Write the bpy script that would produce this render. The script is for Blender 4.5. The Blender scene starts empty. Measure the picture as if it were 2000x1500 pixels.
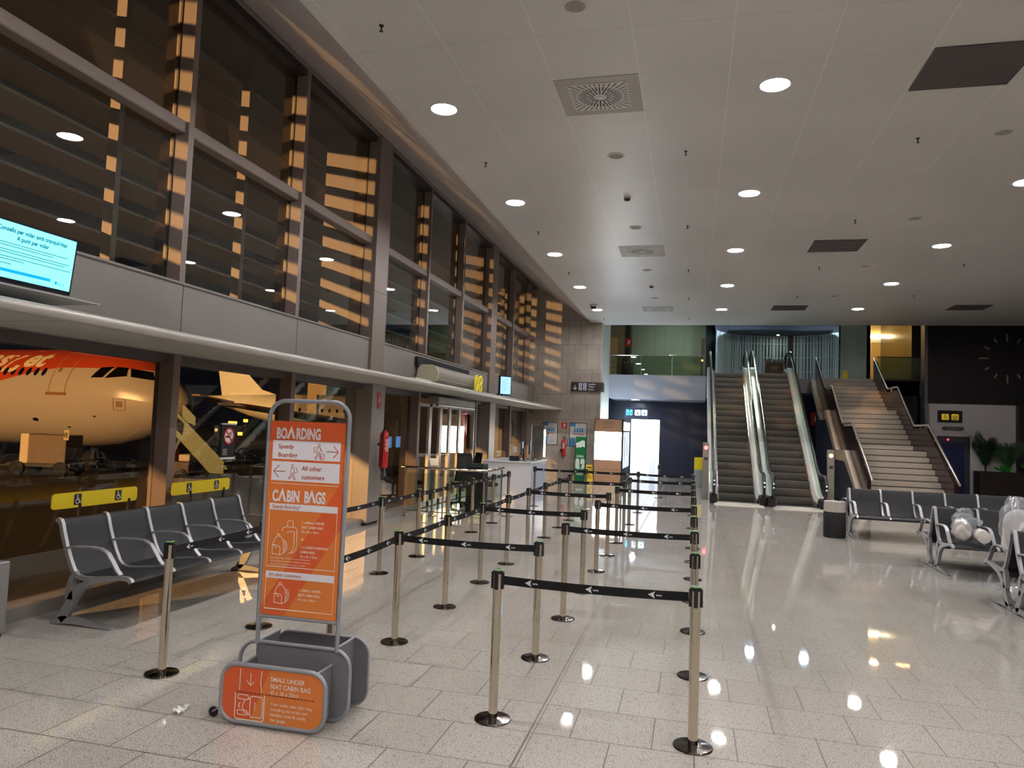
import bpy, math, random
from mathutils import Vector, Matrix
random.seed(7)
SC = bpy.context.scene
COL = SC.collection
PI = math.pi

# ---------------------------------------------------------------- camera, world, exposure, large lights
cam_d = bpy.data.cameras.new('camera')
cam_d.sensor_width = 36.0
cam_d.lens = 36.0 * 1419.65 / 2000.0
cam_d.clip_start = 0.05
cam_d.clip_end = 500
cam = bpy.data.objects.new('camera', cam_d)
COL.objects.link(cam)
yaw, pitch, roll = -0.244592, 0.0596511, 0.0370103
fw = Vector((math.sin(yaw) * math.cos(pitch), math.cos(yaw) * math.cos(pitch), math.sin(pitch)))
r0 = Vector((math.cos(yaw), -math.sin(yaw), 0))
u0 = r0.cross(fw)
rt = r0 * math.cos(roll) + u0 * math.sin(roll)
up = u0 * math.cos(roll) - r0 * math.sin(roll)
cam.matrix_world = Matrix(((rt.x, up.x, -fw.x, 0), (rt.y, up.y, -fw.y, 0), (rt.z, up.z, -fw.z, 1.82), (0, 0, 0, 1)))
SC.camera = cam

world = bpy.data.worlds.new('night')
SC.world = world
world.use_nodes = True
world.node_tree.nodes['Background'].inputs[0].default_value = (0.010, 0.011, 0.016, 1)
world.node_tree.nodes['Background'].inputs[1].default_value = 0.25
vs = SC.view_settings
vs.view_transform = 'Standard'
vs.look = 'None'
vs.gamma = 1.0
vs.use_curve_mapping = False
vs.exposure = 0.62
SC.cycles.max_bounces = 8
SC.cycles.transparent_max_bounces = 24
SC.cycles.sample_clamp_indirect = 4.0
SC.cycles.caustics_reflective = False
SC.cycles.caustics_refractive = False

DOWNLIGHT = 380.0      # radiance of the round ceiling lamps


def lamp(name, kind, loc, energy, color, target=None, size=None, spot=None, blend=0.3):
    d = bpy.data.lights.new(name, kind)
    d.energy = energy
    d.color = color
    if kind == 'AREA':
        d.shape = 'DISK'
        d.size = size
    elif size is not None:
        d.shadow_soft_size = size
    if spot:
        d.spot_size = spot
        d.spot_blend = blend
    o = bpy.data.objects.new(name, d)
    COL.objects.link(o)
    o.location = loc
    if target is not None:
        o.rotation_euler = (Vector(target) - Vector(loc)).to_track_quat('-Z', 'Y').to_euler()
    return o


# sodium floodlight on a mast at the edge of the apron, far out to the left
lamp('apron_floodlight', 'SPOT', (-22.0, -24.0, 9.7), 96000, (1.0, 0.50, 0.19), (-11, 14, 3.0), 0.28, 1.4, 0.4)

# second spot farther out, added to brighten the parked airliner; no mast seen
lamp('apron_floodlight', 'SPOT', (-44.0, 30.0, 14.0), 42000, (1.0, 0.55, 0.22), (-46, 66, 4.0), 0.4, 0.42, 0.5)


# ---------------------------------------------------------------- materials
def s2l(c):
    return tuple((v / 255 / 12.92) if v / 255 <= 0.04045 else ((v / 255 + 0.055) / 1.055) ** 2.4 for v in c)


MATS = {}


def mat(name, rgb, rough=0.5, metal=0.0, spec=0.5, emit=None, estr=0.0, noise=None, alpha=None):
    """rgb in 0-255 sRGB; noise=(scale, amount) mottles the colour a little"""
    if name in MATS:
        return MATS[name]
    m = bpy.data.materials.new(name)
    m.use_nodes = True
    nt = m.node_tree
    b = nt.nodes['Principled BSDF']
    c = s2l(rgb)
    b.inputs['Base Color'].default_value = (*c, 1)
    b.inputs['Roughness'].default_value = rough
    b.inputs['Metallic'].default_value = metal
    b.inputs['Specular IOR Level'].default_value = spec
    if emit:
        b.inputs['Emission Color'].default_value = (*s2l(emit), 1)
        b.inputs['Emission Strength'].default_value = estr
    if noise:
        tc = nt.nodes.new('ShaderNodeTexCoord')
        n = nt.nodes.new('ShaderNodeTexNoise')
        n.inputs['Scale'].default_value = noise[0]
        n.inputs['Detail'].default_value = 5
        rp = nt.nodes.new('ShaderNodeValToRGB')
        a = noise[1]
        rp.color_ramp.elements[0].position = 0.3
        rp.color_ramp.elements[1].position = 0.7
        rp.color_ramp.elements[0].color = (*[v * (1 - a) for v in c], 1)
        rp.color_ramp.elements[1].color = (*[min(1, v * (1 + a)) for v in c], 1)
        nt.links.new(tc.outputs['Object'], n.inputs['Vector'])
        nt.links.new(n.outputs['Fac'], rp.inputs['Fac'])
        nt.links.new(rp.outputs['Color'], b.inputs['Base Color'])
    MATS[name] = m
    return m


def glass(name, tint=(235, 240, 238), ior=1.5, boost=1.0, rough=0.0):
    """thin pane: straight-through transmission mixed with a fresnel mirror"""
    if name in MATS:
        return MATS[name]
    m = bpy.data.materials.new(name)
    m.use_nodes = True
    nt = m.node_tree
    for n in list(nt.nodes):
        nt.nodes.remove(n)
    out = nt.nodes.new('ShaderNodeOutputMaterial')
    mx = nt.nodes.new('ShaderNodeMixShader')
    tr = nt.nodes.new('ShaderNodeBsdfTransparent')
    gl = nt.nodes.new('ShaderNodeBsdfGlossy')
    fr = nt.nodes.new('ShaderNodeFresnel')
    ml = nt.nodes.new('ShaderNodeMath')
    ml.operation = 'MULTIPLY'
    ml.use_clamp = True
    ml.inputs[1].default_value = boost
    tr.inputs[0].default_value = (*s2l(tint), 1)
    gl.inputs['Color'].default_value = (1, 1, 1, 1)
    gl.inputs['Roughness'].default_value = rough
    geo = nt.nodes.new('ShaderNodeNewGeometry')
    pick = nt.nodes.new('ShaderNodeMapRange')      # the same mirror from both faces of the pane
    pick.inputs[3].default_value = ior
    pick.inputs[4].default_value = 1.0 / ior
    nt.links.new(geo.outputs['Backfacing'], pick.inputs[0])
    nt.links.new(pick.outputs[0], fr.inputs['IOR'])
    nt.links.new(fr.outputs[0], ml.inputs[0])
    nt.links.new(ml.outputs[0], mx.inputs[0])
    nt.links.new(tr.outputs[0], mx.inputs[1])
    nt.links.new(gl.outputs[0], mx.inputs[2])
    nt.links.new(mx.outputs[0], out.inputs[0])
    MATS[name] = m
    return m


class NT:
    """small helper for node trees"""
    def __init__(self, name):
        self.m = bpy.data.materials.new(name)
        self.m.use_nodes = True
        self.t = self.m.node_tree
        self.b = self.t.nodes['Principled BSDF']
        tc = self.t.nodes.new('ShaderNodeTexCoord')
        self.obj = tc.outputs['Object']
        MATS[name] = self.m

    def node(self, kind, **kw):
        n = self.t.nodes.new(kind)
        for k, v in kw.items():
            setattr(n, k, v)
        return n

    def link(self, a, b):
        self.t.links.new(a, b)

    def put(self, sock, v):
        if hasattr(v, 'is_output'):
            self.link(v, sock)
        else:
            sock.default_value = v

    def math(self, op, a, b=0.0, clamp=False):
        n = self.node('ShaderNodeMath', operation=op)
        n.use_clamp = clamp
        self.put(n.inputs[0], a)
        self.put(n.inputs[1], b)
        return n.outputs[0]

    def mix(self, fac, a, b):
        n = self.node('ShaderNodeMix', data_type='RGBA')
        self.put(n.inputs[0], fac)
        self.put(n.inputs[6], a)
        self.put(n.inputs[7], b)
        return n.outputs[2]

    def xyz(self, v=None):
        n = self.node('ShaderNodeSeparateXYZ')
        self.link(v or self.obj, n.inputs[0])
        return n.outputs

    def noise(self, scale, detail=4, vec=None, rough=0.5):
        n = self.node('ShaderNodeTexNoise')
        n.inputs['Scale'].default_value = scale
        n.inputs['Detail'].default_value = detail
        n.inputs['Roughness'].default_value = rough
        self.link(vec or self.obj, n.inputs['Vector'])
        return n.outputs['Fac']

    def ramp(self, fac, stops):
        n = self.node('ShaderNodeValToRGB')
        e = n.color_ramp.elements
        while len(e) < len(stops):
            e.new(0.5)
        for el, (p, c) in zip(e, stops):
            el.position = p
            el.color = (*c, 1) if len(c) == 3 else c
        self.link(fac, n.inputs[0])
        return n.outputs[0]

    def lines(self, coord, origin, pitch, half):
        """1 within half of a line at origin + k * pitch"""
        a = self.math('SUBTRACT', coord, origin - pitch / 2)
        a = self.math('DIVIDE', a, pitch)
        a = self.math('FRACT', a)
        a = self.math('SUBTRACT', a, 0.5)
        a = self.math('ABSOLUTE', a)
        return self.math('LESS_THAN', a, half / pitch)


def floor_material():
    t = NT('granite_floor')
    mp = t.node('ShaderNodeMapping')
    mp.inputs['Location'].default_value = (0.667 - 0.239, -4.39, 0)
    t.link(t.obj, mp.inputs['Vector'])
    br = t.node('ShaderNodeTexBrick')
    br.offset = 0.5
    br.offset_frequency = 2
    br.squash = 1.0
    br.inputs['Scale'].default_value = 1.0
    br.inputs['Mortar Size'].default_value = 0.0042
    br.inputs['Mortar Smooth'].default_value = 0.1
    br.inputs['Bias'].default_value = 0.0
    br.inputs['Brick Width'].default_value = 0.478
    br.inputs['Row Height'].default_value = 0.4685
    br.inputs['Color1'].default_value = (0.0, 0.0, 0.0, 1)
    br.inputs['Color2'].default_value = (1, 1, 1, 1)
    br.inputs['Mortar'].default_value = (0.5, 0.5, 0.5, 1)
    t.link(mp.outputs[0], br.inputs['Vector'])
    fine = t.noise(130, 3, rough=0.6)
    c = t.ramp(fine, [(0.36, s2l((112, 106, 99))), (0.46, s2l((180, 174, 166))), (0.56, s2l((196, 191, 183))), (0.72, s2l((212, 207, 201)))])
    blot = t.noise(28, 4)
    c = t.mix(t.math('MULTIPLY', t.math('GREATER_THAN', blot, 0.60), 0.28), c, (*s2l((118, 110, 102)), 1))
    tile = t.math('MULTIPLY', br.outputs['Color'], 0.16)
    c = t.mix(tile, c, (*s2l((150, 141, 130)), 1))
    wear = t.noise(0.9, 5)
    c = t.mix(t.math('MULTIPLY', t.math('SUBTRACT', wear, 0.5, True), 0.9, True), c, (*s2l((140, 131, 121)), 1))
    x, y, z = t.xyz()
    seam = t.math('MAXIMUM', t.lines(x, -0.91, 5.736, 0.006), t.lines(x, -0.885, 5.736, 0.003))
    seam = t.math('MAXIMUM', seam, t.lines(y, 4.39, 3.748, 0.0045))
    dark = t.math('MAXIMUM', br.outputs['Fac'], seam)
    c = t.mix(t.math('MULTIPLY', dark, 0.95), c, (*s2l((70, 62, 54)), 1))
    t.link(c, t.b.inputs['Base Color'])
    rr = t.math('MULTIPLY_ADD', wear, 0.05)
    n = rr.node
    n.inputs[2].default_value = 0.004
    t.link(t.math('ADD', rr, t.math('MULTIPLY', dark, 0.35)), t.b.inputs['Roughness'])
    t.b.inputs['Specular IOR Level'].default_value = 0.62
    bp = t.node('ShaderNodeBump')
    bp.inputs['Strength'].default_value = 0.012
    bp.inputs['Distance'].default_value = 0.02
    t.link(t.noise(3.0, 2), bp.inputs['Height'])
    t.link(bp.outputs[0], t.b.inputs['Normal'])
    return t.m


def ceiling_material():
    t = NT('metal_ceiling_panels')
    x, y, z = t.xyz()
    ln = t.lines(x, -0.64, 0.9465, 0.006)
    ln2 = t.lines(y, 7.70, 0.9285, 0.0035)
    patch = t.noise(0.35, 3)
    c = t.ramp(patch, [(0.3, s2l((206, 202, 197))), (0.7, s2l((222, 218, 213)))])
    c = t.mix(t.math('MULTIPLY', ln, 0.5), c, (*s2l((245, 243, 240)), 1))
    c = t.mix(t.math('MULTIPLY', ln2, 0.45), c, (*s2l((150, 146, 140)), 1))
    t.link(c, t.b.inputs['Base Color'])
    t.b.inputs['Roughness'].default_value = 0.38
    t.b.inputs['Specular IOR Level'].default_value = 0.55
    bp = t.node('ShaderNodeBump')
    bp.inputs['Strength'].default_value = 0.25
    bp.inputs['Distance'].default_value = 0.02
    mp = t.node('ShaderNodeMapping')
    mp.inputs['Scale'].default_value = (0.5, 1.4, 1)
    t.link(t.obj, mp.inputs['Vector'])
    t.link(t.noise(1.4, 2, mp.outputs[0]), bp.inputs['Height'])
    t.link(bp.outputs[0], t.b.inputs['Normal'])
    return t.m


def stone_material(name, w, h, x0, z0, a, b, joint, axis='x'):
    t = NT(name)
    x, y, z = t.xyz()
    cmb = t.node('ShaderNodeCombineXYZ')
    t.link(x if axis == 'x' else y, cmb.inputs[0])
    t.link(z, cmb.inputs[1])
    mp = t.node('ShaderNodeMapping')
    mp.inputs['Location'].default_value = (-x0, -z0, 0)
    t.link(cmb.outputs[0], mp.inputs['Vector'])
    br = t.node('ShaderNodeTexBrick')
    br.offset = 0.5
    br.inputs['Scale'].default_value = 1.0
    br.inputs['Mortar Size'].default_value = 0.006
    br.inputs['Brick Width'].default_value = w
    br.inputs['Row Height'].default_value = h
    br.inputs['Color1'].default_value = (0, 0, 0, 1)
    br.inputs['Color2'].default_value = (1, 1, 1, 1)
    t.link(mp.outputs[0], br.inputs['Vector'])
    c = t.ramp(t.noise(1.6, 6), [(0.3, s2l(a)), (0.7, s2l(b))])
    c = t.mix(t.math('MULTIPLY', br.outputs['Color'], 0.12), c, (*s2l(a), 1))
    c = t.mix(t.math('MULTIPLY', br.outputs['Fac'], 0.8), c, (*s2l(joint), 1))
    t.link(c, t.b.inputs['Base Color'])
    t.b.inputs['Roughness'].default_value = 0.45
    return t.m


# ---------------------------------------------------------------- mesh helpers
class MB:
    def __init__(self):
        self.v, self.f, self.mi = [], [], []

    def add(self, vs, fs, m=0):
        o = len(self.v)
        self.v += [tuple(p) for p in vs]
        self.f += [tuple(i + o for i in f) for f in fs]
        self.mi += [m] * len(fs)
        return self

    def box(self, x0, x1, y0, y1, z0, z1, m=0):
        vs = [(x, y, z) for z in (z0, z1) for y in (y0, y1) for x in (x0, x1)]
        return self.add(vs, [(0, 2, 3, 1), (4, 5, 7, 6), (0, 1, 5, 4), (2, 6, 7, 3), (0, 4, 6, 2), (1, 3, 7, 5)], m)

    def bbox(self, x0, x1, y0, y1, z0, z1, r=0.01, m=0):
        """box with chamfered vertical and horizontal edges"""
        vs, fs = [], []
        for z, k in ((z0, r), (z0 + r, 0), (z1 - r, 0), (z1, r)):
            a0, a1, b0, b1 = x0 + k, x1 - k, y0 + k, y1 - k
            q = r if k == 0 else r * 0.6
            vs += [(a0 + q, b0, z), (a1 - q, b0, z), (a1, b0 + q, z), (a1, b1 - q, z), (a1 - q, b1, z), (a0 + q, b1, z), (a0, b1 - q, z), (a0, b0 + q, z)]
        for L in range(3):
            for i in range(8):
                j = (i + 1) % 8
                fs.append((L * 8 + i, L * 8 + j, L * 8 + 8 + j, L * 8 + 8 + i))
        fs.append(tuple(range(7, -1, -1)))
        fs.append(tuple(range(24, 32)))
        return self.add(vs, fs, m)

    def xbox(self, M, sx, sy, sz, m=0):
        vs = [M @ Vector((x * sx / 2, y * sy / 2, z * sz / 2)) for z in (-1, 1) for y in (-1, 1) for x in (-1, 1)]
        return self.add(vs, [(0, 2, 3, 1), (4, 5, 7, 6), (0, 1, 5, 4), (2, 6, 7, 3), (0, 4, 6, 2), (1, 3, 7, 5)], m)

    def bar(self, a, b, w, h, m=0, upv=(0, 0, 1)):
        a, b = Vector(a), Vector(b)
        d = (b - a)
        L = d.length
        d.normalize()
        s = d.cross(Vector(upv))
        if s.length < 1e-5:
            s = d.cross(Vector((1, 0, 0)))
        s.normalize()
        n = s.cross(d)
        M = Matrix(((d.x, s.x, n.x, 0), (d.y, s.y, n.y, 0), (d.z, s.z, n.z, 0), (0, 0, 0, 1)))
        M.translation = (a + b) / 2
        return self.xbox(M, L, w, h, m)

    def prism(self, poly, vec, m=0):
        n = len(poly)
        vec = Vector(vec)
        vs = [Vector(p) for p in poly] + [Vector(p) + vec for p in poly]
        fs = [tuple(range(n - 1, -1, -1)), tuple(range(n, 2 * n))]
        fs += [(i, (i + 1) % n, n + (i + 1) % n, n + i) for i in range(n)]
        return self.add(vs, fs, m)

    def strip(self, low, high, vec, m=0):
        """solid between two matching polylines, extruded by vec (for curved ribs)"""
        vec = Vector(vec)
        n = len(low)
        vs = [Vector(p) for p in low] + [Vector(p) for p in high]
        vs += [p + vec for p in vs]
        fs = []
        for i in range(n - 1):
            fs.append((i, i + 1, n + i + 1, n + i))
            fs.append((2 * n + i, 3 * n + i, 3 * n + i + 1, 2 * n + i + 1))
            fs.append((i, 2 * n + i, 2 * n + i + 1, i + 1))
            fs.append((n + i, n + i + 1, 3 * n + i + 1, 3 * n + i))
        fs.append((0, n, 3 * n, 2 * n))
        fs.append((n - 1, 3 * n - 1, 4 * n - 1, 2 * n - 1))
        return self.add(vs, fs, m)

    def tube(self, pts, r, n=10, closed=False, m=0, flat=1.0):
        P = [Vector(p) for p in pts]
        k = len(P)
        vs, fs = [], []
        prev = None
        for i, p in enumerate(P):
            if closed:
                d = P[(i + 1) % k] - P[i - 1]
            else:
                d = P[min(i + 1, k - 1)] - P[max(i - 1, 0)]
            d.normalize()
            if prev is None:
                a = Vector((0, 0, 1)) if abs(d.z) < 0.9 else Vector((1, 0, 0))
                s = d.cross(a).normalized()
            else:
                s = (prev - d * prev.dot(d))
                s = s.normalized() if s.length > 1e-6 else d.cross(Vector((0, 0, 1))).normalized()
            prev = s
            q = d.cross(s)
            rr = r[i] if isinstance(r, (list, tuple)) else r
            for j in range(n):
                a = 2 * PI * j / n
                vs.append(p + s * (math.cos(a) * rr) + q * (math.sin(a) * rr * flat))
        for i in range(k if closed else k - 1):
            for j in range(n):
                a, b = i * n + j, i * n + (j + 1) % n
                c, d2 = ((i + 1) % k) * n + (j + 1) % n, ((i + 1) % k) * n + j
                fs.append((a, b, c, d2))
        if not closed:
            fs.append(tuple(range(n - 1, -1, -1)))
            fs.append(tuple((k - 1) * n + j for j in range(n)))
        return self.add(vs, fs, m)

    def lathe(self, prof, c=(0, 0, 0), n=24, m=0, M=None, cap=True):
        vs, fs = [], []
        k = len(prof)
        for (r, z) in prof:
            for j in range(n):
                a = 2 * PI * j / n
                p = Vector((r * math.cos(a), r * math.sin(a), z))
                if M:
                    p = M @ p
                vs.append(p + Vector(c))
        for i in range(k - 1):
            for j in range(n):
                fs.append((i * n + j, i * n + (j + 1) % n, (i + 1) * n + (j + 1) % n, (i + 1) * n + j))
        if cap and prof[0][0] > 1e-6:
            fs.append(tuple(range(n - 1, -1, -1)))
        if cap and prof[-1][0] > 1e-6:
            fs.append(tuple((k - 1) * n + j for j in range(n)))
        return self.add(vs, fs, m)

    def grid(self, fn, nu, nv, m=0, closed_u=False):
        vs = [fn(i / nu, j / nv) for j in range(nv + 1) for i in range(nu + 1)]
        w = nu + 1
        return self.add(vs, [(j * w + i, j * w + i + 1, (j + 1) * w + i + 1, (j + 1) * w + i) for j in range(nv) for i in range(nu)], m)

    def build(self, name, mats, parent=None, smooth=None, loc=None):
        me = bpy.data.meshes.new(name)
        me.from_pydata(self.v, [], self.f)
        for mm in (mats if isinstance(mats, (list, tuple)) else [mats]):
            me.materials.append(mm)
        me.polygons.foreach_set('material_index', self.mi)
        if smooth:
            me.polygons.foreach_set('use_smooth', [True] * len(me.polygons))
            me.set_sharp_from_angle(angle=math.radians(smooth))
        me.update()
        o = bpy.data.objects.new(name, me)
        COL.objects.link(o)
        if parent is not None:
            o.parent = parent
        if loc is not None:
            o.location = loc
        return o


class Fr:
    """a flat frame to draw on: origin, u (right), v (up); n points at the reader"""
    def __init__(self, o, u, v, off=0.002):
        self.o, self.u, self.v = Vector(o), Vector(u).normalized(), Vector(v).normalized()
        self.n = self.u.cross(self.v)
        self.off = off

    def p(self, x, y, k=0):
        return self.o + self.u * x + self.v * y + self.n * (self.off + k)

    def rect(self, mb, x0, y0, x1, y1, m=0, k=0):
        mb.add([self.p(x0, y0, k), self.p(x1, y0, k), self.p(x1, y1, k), self.p(x0, y1, k)], [(0, 1, 2, 3)], m)

    def rrect(self, mb, x0, y0, x1, y1, r, m=0, k=0, n=5):
        pts = []
        for cx, cy, a0 in ((x1 - r, y0 + r, -90), (x1 - r, y1 - r, 0), (x0 + r, y1 - r, 90), (x0 + r, y0 + r, 180)):
            for i in range(n + 1):
                a = math.radians(a0 + 90 * i / n)
                pts.append(self.p(cx + r * math.cos(a), cy + r * math.sin(a), k))
        mb.add(pts, [tuple(range(len(pts)))], m)

    def poly(self, mb, pts, m=0, k=0):
        mb.add([self.p(x, y, k) for x, y in pts], [tuple(range(len(pts)))], m)

    def disc(self, mb, x, y, r, m=0, k=0, n=20, ry=None):
        ry = ry or r
        self.poly(mb, [(x + r * math.cos(2 * PI * i / n), y + ry * math.sin(2 * PI * i / n)) for i in range(n)], m, k)

    def stroke(self, mb, pts, w, m=0, k=0, closed=False):
        P = [Vector((x, y)) for x, y in pts]
        n = len(P)
        L, R = [], []
        for i in range(n):
            if closed:
                a, b = P[i - 1], P[(i + 1) % n]
            else:
                a, b = P[max(i - 1, 0)], P[min(i + 1, n - 1)]
            d = (b - a)
            if d.length < 1e-9:
                d = Vector((1, 0))
            d.normalize()
            s = Vector((-d.y, d.x)) * (w / 2)
            # widen at corners
            if closed or 0 < i < n - 1:
                e = (P[i] - P[i - 1])
                if e.length > 1e-9:
                    e.normalize()
                    c = max(0.45, abs(e.dot(d)))
                    s = s / c
            L.append(P[i] + s)
            R.append(P[i] - s)
        vs = [self.p(q.x, q.y, k) for q in L] + [self.p(q.x, q.y, k) for q in R]
        fs = []
        for i in range(n if closed else n - 1):
            j = (i + 1) % n
            fs.append((n + i, n + j, j, i))
        mb.add(vs, fs, m)

    def ring(self, mb, x, y, r, w, m=0, k=0, n=24, a0=0, a1=360):
        c = (a1 - a0) >= 360
        pts = [(x + r * math.cos(math.radians(a0 + (a1 - a0) * i / n)), y + r * math.sin(math.radians(a0 + (a1 - a0) * i / n))) for i in range(n if c else n + 1)]
        self.stroke(mb, pts, w, m, k, closed=c)

    def text(self, mb, s, x, y, h, m=0, k=0, align='L', bold=0.0, sx=1.0, shear=0.0):
        vs, fs, w = text_mesh(s, bold)
        q = h / 0.70
        dx = 0 if align == 'L' else (-w * q * sx / 2 if align == 'C' else -w * q * sx)
        mb.add([self.p(x + dx + (a + shear * b) * q * sx, y + b * q, k) for a, b in vs], fs, m)
        return w * q * sx


_TXT = {}


def text_mesh(s, bold=0.0):
    key = (s, bold)
    if key not in _TXT:
        cu = bpy.data.curves.new('lettering', 'FONT')
        cu.body = s
        cu.size = 1.0
        cu.offset = bold
        cu.resolution_u = 3
        o = bpy.data.objects.new('lettering', cu)
        COL.objects.link(o)
        dg = bpy.context.evaluated_depsgraph_get()
        me = o.evaluated_get(dg).to_mesh()
        vs = [(v.co.x, v.co.y) for v in me.vertices]
        fs = [tuple(p.vertices) for p in me.polygons]
        w = max([v[0] for v in vs], default=0)
        o.evaluated_get(dg).to_mesh_clear()
        bpy.data.objects.remove(o)
        bpy.data.curves.remove(cu)
        _TXT[key] = (vs, fs, w)
    return _TXT[key]


def tag(o, label=None, cat=None, group=None, kind=None):
    if label:
        o['label'] = label
    if cat:
        o['category'] = cat
    if group:
        o['group'] = group
    if kind:
        o['kind'] = kind
    return o


def empty(name, loc=(0, 0, 0), rz=0.0, label=None, cat=None, group=None, kind=None):
    o = bpy.data.objects.new(name, None)
    o.empty_display_size = 0.1
    COL.objects.link(o)
    o.location = loc
    o.rotation_euler = (0, 0, rz)
    return tag(o, label, cat, group, kind)


def kids(o):
    return [c for c in bpy.data.objects if c.parent == o]


def copy_tree(o, parent=None, loc=None, label=None):
    c = o.copy()
    COL.objects.link(c)
    if parent is not None:
        c.parent = parent
    if loc is not None:
        c.location = loc
    if label:
        c['label'] = label
    for ch in kids(o):
        copy_tree(ch, c)
    return c


def struct(mb, name, mats, parent=None, smooth=None, label=None):
    o = mb.build(name, mats, parent, smooth)
    if parent is None:
        o['kind'] = 'structure'
        if label:
            o['label'] = label
    return o


ORD = ['first', 'second', 'third', 'fourth', 'fifth', 'sixth', 'seventh', 'eighth', 'ninth', 'tenth', 'eleventh', 'twelfth']

# palette
M_black = mat('black_plastic', (14, 14, 15), 0.42)
M_blackm = mat('matt_black', (14, 14, 15), 0.75)
M_steel = mat('polished_steel', (212, 202, 184), 0.08, 1.0)
M_dsteel = mat('dark_chrome_base', (92, 84, 80), 0.14, 1.0)
M_alu = mat('satin_aluminium', (176, 174, 172), 0.34, 0.9)
M_cast = mat('cast_aluminium', (168, 168, 170), 0.42, 0.75)
M_brush = mat('brushed_steel_panel', (150, 144, 138), 0.42, 0.45)
M_grey = mat('grey_painted_panel', (138, 133, 128), 0.5, 0.0, noise=(1.2, 0.05))
M_lgrey = mat('light_grey_paint', (186, 184, 180), 0.5)
M_mull = mat('bronze_grey_mullion', (128, 114, 108), 0.5, 0.0)
M_dkframe = mat('dark_frame', (38, 34, 34), 0.45)
M_white = mat('white_paint', (232, 230, 226), 0.45)
M_cream = mat('cream_print', (240, 226, 214), 0.6)
M_red = mat('signal_red', (196, 30, 30), 0.35)
M_yellow = mat('safety_yellow', (226, 200, 22), 0.5)
M_print = mat('white_print', (238, 236, 234), 0.6)
M_seat = mat('charcoal_seat', (30, 30, 33), 0.55, spec=0.3, noise=(60, 0.12))
M_glass = glass('curtain_wall_glass', (228, 232, 228), 1.52, 1.55)
M_glassl = glass('clear_glass', (238, 243, 240), 1.5, 1.0)

# ---------------------------------------------------------------- the setting: floor, ceiling, walls
YB, XR = -8.0, 14.0
struct(MB().box(-5.86, XR, YB, 31.0, -0.25, 0.0), 'floor', floor_material())
struct(MB().box(-3.6, XR, YB, 26.4, 5.68, 5.9), 'ceiling', ceiling_material())
mb = MB()
mb.prism([(-3.6, YB, 5.68), (-3.6, YB, 5.9), (-5.62, YB, 7.26), (-5.62, YB, 7.06)], (0, 25.9 - YB, 0))
struct(mb, 'ceiling_slope', mat('sloped_ceiling_board', (196, 190, 188), 0.5, noise=(0.5, 0.05)))
struct(MB().box(-5.86, XR, YB - 0.3, YB, 0, 7.2), 'wall_rear', mat('rear_wall_paint', (150, 146, 142), 0.6))
struct(MB().box(XR, XR + 0.3, YB, 45, 0, 9.0), 'wall_right', mat('right_wall_paint', (96, 92, 90), 0.6))

# spandrel band between the lower and the upper glazing
mb = MB()
mb.box(-5.86, -5.62, YB, 25.9, 2.5, 3.29)
mb.box(-5.86, -5.60, YB, 25.9, 3.29, 3.315)
joints = [-5.4, -2.95, -0.48, 2.0, 4.52, 7.0, 9.46, 11.9, 12.45, 14.77, 17.22, 19.65, 20.2, 22.5, 24.95]
for y in joints:
    mb.box(-5.63, -5.6185, y - 0.006, y + 0.006, 2.5, 3.29, 1)
struct(mb, 'wall_left', [M_grey, M_dkframe])
# head beam over the upper glazing
struct(MB().box(-5.9, -5.58, YB, 25.9, 7.0, 7.12).box(-5.9, -5.64, YB, 25.9, 6.9, 7.0, 1), 'trim_1', [M_mull, M_dkframe])

# canopy over the doors: perforated soffit, rounded front edge
t = NT('perforated_soffit')
x_, y_, z_ = t.xyz()
hole = t.node('ShaderNodeTexVoronoi')
hole.inputs['Scale'].default_value = 38
hole.inputs['Randomness'].default_value = 0.0
t.link(t.obj, hole.inputs['Vector'])
f_ = t.math('LESS_THAN', hole.outputs['Distance'], 0.30)
c_ = t.mix(f_, (*s2l((226, 224, 214)), 1), (*s2l((120, 116, 108)), 1))
c_ = t.mix(t.lines(y_, 7.0, 1.23, 0.006), c_, (*s2l((60, 56, 52)), 1))
t.link(c_, t.b.inputs['Base Color'])
t.b.inputs['Roughness'].default_value = 0.5
canopy = empty('trim_2', (0, 0, 0), kind='structure')
struct(MB().box(-5.62, -4.62, YB, 25.9, 2.505, 2.515), 'soffit', t.m, canopy)
struct(MB().box(-5.62, -4.62, YB, 25.9, 2.515, 2.575), 'deck', M_lgrey, canopy)
struct(MB().tube([(-4.62, YB, 2.545), (-4.62, 25.9, 2.545)], 0.048, 16), 'edge_tube', mat('canopy_edge_metal', (196, 192, 186), 0.36, 0.35), canopy, 40)

# unseen solid wall in place of near glazing, added to block the floodlight
struct(MB().box(-5.86, -5.62, YB, 4.45, 0, 2.5).box(-5.86, -5.62, YB, 4.45, 3.315, 7.0), 'wall_left_light_block', M_grey)
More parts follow.
